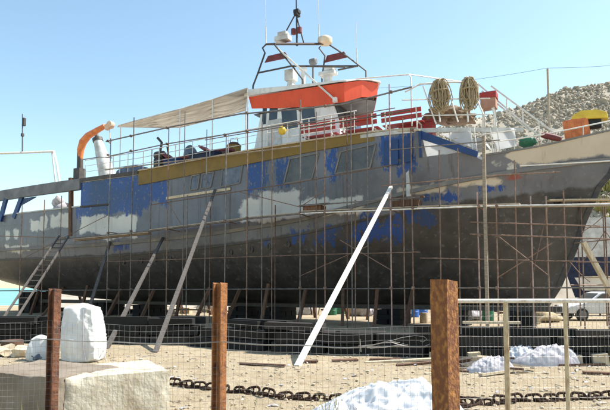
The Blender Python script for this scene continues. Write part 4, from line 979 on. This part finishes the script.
# ------------------------------------------------------------------ foreground: sacks, block, chains, litter
def sackmesh(w, d, h, seed, lean=0., n=13, fold=.05, top=.85):
    bm = bmesh.new(); bmesh.ops.create_cube(bm, size=2); bmesh.ops.subdivide_edges(bm, edges=bm.edges[:], cuts=n, use_grid_fill=True)
    m = MB(); vs = []
    for v in bm.verts:
        c = v.co.copy(); s = c.normalized(); k = .42; p = c.lerp(s*1.25, k)
        zz = (p.z+1)/2; tp = 1-(1-top)*max(0, zz-.3)
        x, y, z = p.x*w/2*tp, p.y*d/2*tp, max(0, zz)*h
        nn = noise.noise(Vector((x*3, y*3, z*2.2))/max(w, .4)+Vector((seed, 0, 0))); r2 = 1-abs(noise.noise(Vector((x*5, y*5, z*1.6))/max(w, .4)+Vector((0, seed, 5))))*2
        r3 = 1-abs(noise.noise(Vector((x*4, y*4, z*11))/max(w, .4)+Vector((4, seed, 1))))*2
        k2 = 1+fold*(1.6*nn+1.1*r2+.9*r3)
        vs.append((x*k2+lean*z, y*k2, z*(1+fold*nn*(1 if zz > .1 else 0))))
    fs = [tuple(q.index for q in f.verts) for f in bm.faces]; bm.free()
    m.add(vs, fs); return m
p = G(84, 361); t = thing('bulk_bag', 'tall bulging white bulk bag standing on the sand', 'bag', (p.x, p.y, gz(p.x, p.y)-.01))
sackmesh(.78, .78, 1.26, 3, -.05, 30, .045, .74).build('sack', K['sack'], t, smooth=180)
MB().tube([(.10, -.37, 1.18), (.13, -.43, .8), (.16, -.45, .3), (.2, -.41, .05)], .012, 5).build('seam', K['tarp'], t, smooth=60)
MB().tube([(.42, -.2, .1), (.52, -.25, .28), (.58, -.2, .02)], .014, 5).build('lifting_loop', K['sack'], t, smooth=60)
p = G(40, 360); t = thing('small_sack', 'small white sack with dark underside beside the bulk bag', 'sack', (p.x, p.y, gz(p.x, p.y)-.01))
sackmesh(.46, .42, .54, 9, .03, 12, .07, .6).build('sack', K['sack'], t, smooth=180); MB().blob((.02, -.16, .12), (.15, .1, .1), 3, .3, 2, 4, 0).build('dark_patch', K['greyblue'], t, smooth=180)
# slumped heap of white plastic bags in the right foreground
p = Vector((.92, 6.6, 0)); t = thing('plastic_bag_heap', 'slumped heap of white plastic bags beside the square rusty post', 'bag', (p.x, p.y, gz(p.x, p.y)))
def heapmesh(w, d, h, seed, n=90, fo=1.):
    rows = []
    for j in range(n+1):
        row = []
        for i in range(n+1):
            a, b = i/n*2-1, j/n*2-1; r = max(abs(a), abs(b))
            rr = math.hypot(a, b) or 1; s = r/rr; x, y = a*s, b*s; r = math.hypot(x, y)
            env = (1-r**3.4)**.75 if r < 1 else 0
            env *= interp(x, [(-1, .55), (-.5, .7), (.1, .92), (1, 1.05)])
            q = Vector((x*2.2, y*2.2, seed)); rid = 1-2*abs(noise.noise(q*1.3)); rid2 = 1-2*abs(noise.noise(q*3.1+Vector((3, 1, 0))))
            rid3 = 1-2*abs(noise.noise(q*5.7+Vector((1, 7, 0)))); z = h*env*(.84+.13*noise.noise(q)+fo*(.08*rid+.06*rid2+.035*rid3))
            row.append(Vector((x*w/2*(1+.06*noise.noise(q*1.7)), y*d/2, z-.01)))
        rows.append(row)
    m = MB(); m.grid(rows); return m
heapmesh(2.1, 1.4, .60, 2.0, 110, 1.5).build('bag', K['plastic'], t, smooth=180)
heapmesh(.85, .7, .50, 7.0, 36).build('bag', K['plastic'], t, smooth=180).location = (-.55, -.32, 0)
# concrete block, corner toward the viewer
e = G(60, 420, 0); bc = thing('concrete_block', 'pale sunlit concrete block with worn edges in front of the bulk bag', 'block')
cb = bmesh.new(); bmesh.ops.create_cube(cb, size=1); bmesh.ops.scale(cb, vec=(1.45, 1.25, 1.0), verts=cb.verts)
bmesh.ops.subdivide_edges(cb, edges=cb.edges[:], cuts=30, use_grid_fill=True)
m = MB(); vs = []
for v in cb.verts:
    c = v.co.copy(); sx, sy, sz_ = c.x/.725, c.y/.625, c.z/.5
    ed = sorted((abs(sx), abs(sy), abs(sz_))); wear = max(0, ed[1]-.84)*.34
    n_ = noise.noise(c*2.1)*.012+noise.noise(c*9)*.005-.02*max(0, noise.noise(c*17+Vector((3, 3, 3)))-.25)*4*.5; ch = max(0, noise.noise(c*4.3+Vector((9, 2, 1))))*wear*2.4
    vs.append(c*(1+n_-wear*.25-ch*.6))
m.add(vs, [tuple(q.index for q in f.verts) for f in cb.faces]); cb.free()
blk = m.build('body', K['concrete'], bc, smooth=50)
blk.scale = (.80, .85, 1)
YC = 6.0; corner = P(64, 380, YC); ang = R(30); bc.rotation_euler = (0, 0, ang)
off = Matrix.Rotation(ang, 3, 'Z')@Vector((-.725*.80, -.625*.85, 0))
bc.location = (corner.x-off.x, corner.y-off.y, .205)
b2 = thing('concrete_block', 'stained concrete block with shade put into its brown grey colour behind the first rusty post', 'block')
bb2 = inst(blk, 'body', b2, (0, 0, 0), (R(180), 0, R(180)), (1.0, .8, 1)); bb2.data = blk.data.copy(); bb2.data.materials[0] = mat('stained_shaded_concrete', (.25, .20, .15), (.165, .128, .092), .95, 2.6, .4, bscale=16, lo=.38, hi=.66)  # darker concrete copy, shade of the left face put into its colour
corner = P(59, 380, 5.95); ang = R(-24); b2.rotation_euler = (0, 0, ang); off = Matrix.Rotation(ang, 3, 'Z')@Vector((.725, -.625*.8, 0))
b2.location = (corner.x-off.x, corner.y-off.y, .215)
# anchor chains lying on the sand: every link a piece
lp = []
for k in range(20):
    a = 2*math.pi*k/20; lp.append((.062*math.cos(a)+(.045 if math.cos(a) > 0 else -.045), .052*math.sin(a), 0))
link0 = MB().tube(lp, .020, 7, closed=True); link0.bar((0, -.045, 0), (0, .045, 0), .02)
lk = link0.build('link', K['chain'], smooth=60); used = [False]
def chain(pix, label, jit):
    pp = [G(u, v) for u, v in pix]; ch = thing('anchor_chain', label, 'chain', pp[0], 0, 'rusty anchor chains')
    dist = 0; tot = [0]
    for a, b in zip(pp, pp[1:]): tot.append(tot[-1]+(b-a).length)
    s = 0; k = 0; step = .135
    while s < tot[-1]:
        i = max(j for j in range(len(tot)) if tot[j] <= s); i = min(i, len(pp)-2)
        f = (s-tot[i])/(tot[i+1]-tot[i]); q = pp[i].lerp(pp[i+1], f); d = pp[i+1]-pp[i]
        wob = jit*math.sin(s*7+2)+jit*.6*math.sin(s*17)
        q += Vector((0, wob, 0)); q.z = gz(q.x, q.y)+(.025 if k % 2 else .055)
        o = lk if not used[0] else inst(lk, 'link'); used[0] = True
        o.parent = ch; o.location = q-pp[0]; o.rotation_euler = ((0 if k % 2 else R(68))+random.uniform(-.25, .25), random.uniform(-.2, .2), math.atan2(d.y, d.x)+random.uniform(-.5, .5)); o.scale = (1, 1, 1)
        s += step; k += 1
chain([(174, 386), (195, 388), (220, 391), (262, 396), (300, 398), (345, 402), (385, 408)], 'heavy rusty anchor chain running from the concrete block to the white bag heap', .03)
chain([(466, 405), (492, 404), (520, 402), (550, 401), (580, 398.5), (615, 396.5), (660, 393)], 'rusty anchor chain lying on the sand behind the wire panel fence', .02)
# rope and cable loops at the foot of the square rusty post
m = MB(); c = Vector((1.62, 7.6, .03))
for i in range(6):
    rr = .16+.045*i; m.tube([c+Vector((rr*1.5*math.cos(a*.35)+.03*i, rr*math.sin(a*.35), .02*i+.05*abs(math.sin(a*.5+i)))) for a in range(18)], .016, 6, closed=True)
tag(m.build('cable_coil', K['chain'], smooth=60), 'coil of brown cable on the sand beside the square rusty post', 'cable')
# crumpled tarpaulins and timber behind the wire panel
def tarp(u, v, w, d, h, mk, label, seed):
    p = G(u, v); o = heapmesh(w, d, h, seed, 50, 2.6).build('tarpaulin', K[mk], smooth=180); o.location = (p.x, p.y, gz(p.x, p.y)); tag(o, label, 'tarpaulin')
tarp(518, 361, .9, .8, .36, 'plastic', 'white crumpled plastic sheet beside the cream fence post', 1); tarp(546, 364, 1.5, .8, .38, 'tarp', 'lilac grey crumpled tarpaulin on the sand', 5); tarp(578, 362, .9, .6, .28, 'tarp', 'grey tarpaulin end beside the further cream post', 8); tarp(490, 371, 1.0, .7, .28, 'tarp', 'dark grey crumpled tarpaulin among sticks', 12)
i = 0
for u, v, ln, rz, mk in ((470, 368, 1.6, .4, 'palewood'), (480, 372, 1.2, -.2, 'brownwood'), (400, 362, 1.6, .12, 'palewood'), (420, 365, 1.1, .3, 'brownwood'), (385, 361, .7, -.3, 'brownwood'), (345, 361, .6, .2, 'brownwood'), (505, 374, 1.3, .5, 'palewood'), (530, 372, 1.1, -.5, 'palewood'), (262, 366, 1.1, -.45, 'brownwood'), (310, 362, .35, .2, 'brownwood'), (590, 366, 1.4, .1, 'brownwood'), (460, 362, .9, .5, 'brownwood'), (600, 374, .6, -.2, 'brownwood'), (440, 374, .8, .6, 'palewood')):
    p = G(u, v); m = MB(); m.box((0, 0, 0), (ln, random.uniform(.05, .11), .045)); o = m.build('broken_lath', K[mk]); o.location = (p.x, p.y, gz(p.x, p.y)+.035); o.rotation_euler = (random.uniform(-.2, .2), random.uniform(-.05, .03), rz)
    tag(o, 'broken timber lath lying on the sand in front of the black timbers', 'lath', 'broken laths on the sand')
for k in range(16):
    p = G(random.uniform(448, 520), random.uniform(360, 376)); m = MB(); m.box((0, 0, 0), (random.uniform(.3, 1.2), random.uniform(.03, .09), .04)); o = m.build('broken_lath', K[random.choice(('palewood', 'brownwood', 'oldwood'))]); o.location = (p.x, p.y, gz(p.x, p.y)+random.uniform(.03, .16)); o.rotation_euler = (random.uniform(-.4, .4), random.uniform(-.12, .12), random.uniform(-.9, .9))
    tag(o, 'thin broken lath in the tangle beside the dark tarpaulin', 'lath', 'tangled laths by the dark tarpaulin')
for k, (u, v) in enumerate(((455, 318), (463, 320), (545, 319), (551, 321), (533, 318), (528, 322), (384, 316), (201, 313), (318, 314.5), (262, 313.5), (208, 313), (218, 312.5), (312, 315), (326, 315))):
    p = G(u, v); h_ = random.uniform(.6, 1.2); m = MB(); m.bar((0, 0, -.02), (random.uniform(-.3, .3), random.uniform(-.1, .1), h_), .09); o = m.build('short_stake', K[random.choice(('brownwood', 'palewood'))]); o.location = p
    tag(o, 'short upright stake in the sunlit yard behind the ship', 'stake', 'stakes in the yard behind the ship')
for u, v, sz, mk, lab in ((460, 323, (.6, .5, .45), 'cardboard', 'pinkish crate beyond the square rusty post'), (533, 324, (.5, .45, .4), 'palewood', 'pale wooden crate below the bow behind the fence'), (252, 314, (.6, .5, .5), 'cardboard', 'pinkish crate seen under the keel beside the middle post'), (186, 313.5, (.7, .5, .4), 'palewood', 'pale crate seen under the hull behind the long prop')):
    p = G(u, v); t = thing('crate', lab, 'crate', p, random.uniform(-.4, .4))
    MB().box((0, 0, sz[2]*.45), (sz[0]-.04, sz[1]-.04, sz[2]*.9)).build('body', K[mk], t)
    for k in range(3): MB().box((0, -sz[1]/2, sz[2]*(.18+.32*k)), (sz[0], .03, sz[2]*.22)).build('slat', K[mk], t)
# offcuts lodged on the black timbers
for u, v, s in ((478, 349, (.26, .2, .2)), (584, 353, (.24, .2, .2)), (500, 344, (1.3, .1, .06)), (606, 352, (.3, .25, .24)), (570, 345, (.5, .1, .06)), (440, 347, (.2, .16, .16))):
    q = P(u, v, 11.9 if u > 560 else 12.6); m = MB(); m.box((0, 0, 0), s, (0, random.uniform(-.15, .15) if s[0] < .4 else 0, random.uniform(-.4, .4) if s[0] < 1 else -.1)); o = m.build('timber_offcut', K['palewood'])
    q = Vector((q.x, interp(q.x, line)-.3, s[2]/2+gz(q.x, q.y))) if s[0] < 1 else Vector((q.x, interp(q.x, line)+.12, .845)); o.location = q; tag(o, 'pale timber offcut at the stack of black timbers', 'offcut', 'pale offcuts by the black timbers')
# junk pieces at the left behind the fence
for u, v, lab in ((5, 356, 'brown splintered timber chunk near the tree stump'), (22, 357, 'brown timber chunk between the stump and the small sack')):
    p = G(u, v); o = MB().blob((0, 0, .1), (.3, .2, .16), 2, .7, 2.2, u, 0).build('timber_chunk', K['palewood']); o.location = p; tag(o, lab, 'timber')

# ------------------------------------------------------------------ fence: three rusty posts, wire netting, tube-framed panel
def fpost(u, Y, vtop, build, label, rz):
    p = P(u, 288, Y); t = thing('fence_post', label, 'post', (p.x, Y, -.1), rz, 'rusty fence posts')
    build(t, P(u, vtop, Y).z+.1)
    return p
def channel(w, d, th, mk):             # rolled I-section: two flanges and a web
    def f(t, h):
        for y in (-d/2, d/2):
            m = MB(); n = 24
            rows = [[Vector((x+.003*noise.noise(Vector((x*30, y*30, h*k/n*5))), y+q+.003*noise.noise(Vector((y*40, x*20, h*k/n*6+3))), h*k/n+(.012*noise.noise(Vector((x*50, q*50, 1))) if k == n else 0))) for x, q in ((-w/2, -th/2), (w/2, -th/2), (w/2, th/2), (-w/2, th/2), (-w/2, -th/2))] for k in range(n+1)]
            m.grid(rows); m.add(rows[-1][:4], [(0, 1, 2, 3)]); m.build('flange', K[mk], t)
        MB().box((0, 0, h/2-.002), (th, d-th-.002, h)).build('web', K[mk], t)
    return f
def hollow(w, mk, mk2):
    def f(t, h):
        n = 40; m = MB(); rows = []
        sq = [(-1, -1), (0, -1.0), (1, -1), (1, 0), (1, 1), (0, 1), (-1, 1), (-1, 0)]
        for k in range(n+1):
            z = h*k/n; rows.append([Vector((x*w/2+.004*noise.noise(Vector((x, y, z*6))), y*w/2+.004*noise.noise(Vector((y, x, z*7))), z)) for x, y in sq])
            rows[-1].append(rows[-1][0].copy())
        if True:
            for i, pt in enumerate(rows[-1]): pt.z += .012*noise.noise(Vector((i*1.3, 2, 1)))-.02*(pt.x/w)
        m.grid(rows); m.add(rows[-1][:8], [tuple(range(8))]); m.build('tube', K[mk], t, smooth=35)
    return f
pL = fpost(55, 5.3, 289, channel(.075, .075, .012, 'rust'), 'rusty steel beam fence post in front of the concrete block', R(62))
pM = fpost(220, 5.0, 283, channel(.085, .085, .013, 'rust2'), 'rusty orange steel beam fence post between the sacks and the white prop', R(58))
pR = fpost(444, 4.55, 280.5, hollow(.158, 'rustflake', None), 'thick square rusty fence post with flaking yellow paint', R(42))
# netting between the posts
m = MB(); A0 = Vector((-3.6, 5.35, 0)); pts_ = [A0, Vector((pL.x, 5.27, 0)), Vector((pM.x, 4.96, 0)), Vector((pR.x, 4.62, 0))]
cum = [0]
for a, b in zip(pts_, pts_[1:]): cum.append(cum[-1]+(b-a).length)
def along(s):
    i = max(j for j in range(len(cum)) if cum[j] <= s+1e-6); i = min(i, len(pts_)-2); f = (s-cum[i])/(cum[i+1]-cum[i])
    q = pts_[i].lerp(pts_[i+1], f); sag = 4*f*(1-f); q.y += .05*noise.noise(Vector((s*1.3, 0, 0)))*sag; return q, sag
def net(s, z):
    q, sag = along(s); q.z = z-.03*sag+.012*noise.noise(Vector((s*2.4, z*4, 2))); q.y += .02*noise.noise(Vector((s*2, z*3, 8))); q.x += .006*noise.noise(Vector((s*3, z*5, 5))); return q
TOPZ = 1.345; S_ = cum[-1]; st_ = .052; s = 0
while s <= S_:
    m.tube([net(s, .02+z*.12) for z in range(0, 12) if .02+z*.12 < TOPZ]+[net(s, TOPZ)], .0010, 3); s += st_
z = TOPZ
while z > .05:
    m.tube([net(k*.1, z) for k in range(int(S_/.1)+1)], .0010, 3); z -= .056
nt_ = thing('wire_netting', 'sagging galvanised wire netting strung between the rusty posts', 'netting')
o = m.build('wire_mesh', K['wire'], nt_); o['kind'] = 'stuff'
m = MB(); m.tube([net(k*.1, 1.185)-Vector((0, .01, 0)) for k in range(int(S_/.1)+1)], .0042, 5); m.build('straining_wire', K['wire'], nt_, smooth=60)
m = MB()                              # frayed tail of wire near the square post
for i in range(5):
    a = P(358+i*3, 346+i*.6, 4.66); b = P(392+i*4, 340+i*1.2, 4.62)
    m.tube([a, a.lerp(b, .5)+Vector((0, random.uniform(-.02, .02), random.uniform(-.015, .015))), b], .0022, 4)
m.tube([P(390, 341, 4.6), P(402, 337.5, 4.6), P(415, 335.5, 4.6), P(424, 336.5, 4.58), P(427, 339, 4.58), P(423, 342, 4.58), P(420, 341, 4.58)], .0022, 4); m.tube([P(390, 342, 4.6), P(405, 346, 4.6), P(422, 347, 4.58), P(430, 344, 4.58)], .0022, 4); m.tube([P(360, 339, 4.63), P(361, 352, 4.63)], .003, 4)
m.build('wire_tail', K['wire'], nt_, smooth=60)
# tube-framed panel to the right
pn = thing('wire_fence', 'white railed fence with cream posts and fine wire mesh', 'fence', (0, 0, 0))
YP = 4.7
def pp_(u, v): return P(u, v, YP+(u-457)*.0006)
m = MB(); m.tube([pp_(457+k*18, 301-.05*k) for k in range(15)], .018, 9); m.build('top_rail', K['paintrail'], pn, smooth=60)
for u, r in ((505.5, .022), (565, .0175), (640, .02)):
    a = pp_(u, 301); m = MB(); m.tube([(a.x, a.y+.003, -.1), (a.x, a.y+.003, a.z-.01)], r, 9); m.build('post', K['cream'], pn, smooth=60)
m = MB(); u = 458
a0, a1 = pp_(458, 300), pp_(690, 300); n = int((a1-a0).length/.034)
for k in range(n):
    q = a0.lerp(a1, k/n)+Vector((0, .03, 0)); m.tube([(q.x+.004*random.gauss(0, 1), q.y, .02), (q.x, q.y+.006*random.gauss(0, 1), .8), (q.x, q.y, 1.53)], .0011, 3)
z = 1.5
while z > .05: m.tube([(a0.x, a0.y+.03, z), (a0.lerp(a1, .5).x, a0.lerp(a1, .5).y+.03, z-.006), (a1.x, a1.y+.03, z)], .0013, 3); z -= .085
o = m.build('wire_mesh', K['wire'], pn); o['kind'] = 'stuff'
# dry weeds at the foot of the fence
m = MB()
for cx2, cy2, n2 in ((-2.75, 5.05, 60), (-2.2, 5.1, 40), (-1.0, 5.3, 30), (-.55, 5.6, 40), (.35, 6.0, 40), (-2.45, 5.2, 40)):
    for j in range(n2):
        b = Vector((cx2+random.gauss(0, .10), cy2+random.gauss(0, .08), 0)); hh = random.uniform(.2, .62); d = Vector((random.gauss(0, .16), random.gauss(0, .12), hh)); e = Vector((.004, .002, 0))
        m.add([b-e, b+e, b+d*.6+e, b+d*.6-e, b+d], [(0, 1, 2, 3), (3, 2, 4)])
        for q in range(3):
            c = b+d*random.uniform(.5, 1); f = Vector((random.gauss(0, .02), random.gauss(0, .02), random.gauss(.01, .015))); m.add([c, c+f, c+f*.6+Vector((.008, 0, .008))], [(0, 1, 2)])
tag(m.build('dry_weeds', K['weed'], recalc=False), 'thin dry weeds growing at the foot of the fence', 'weeds', kind='stuff')
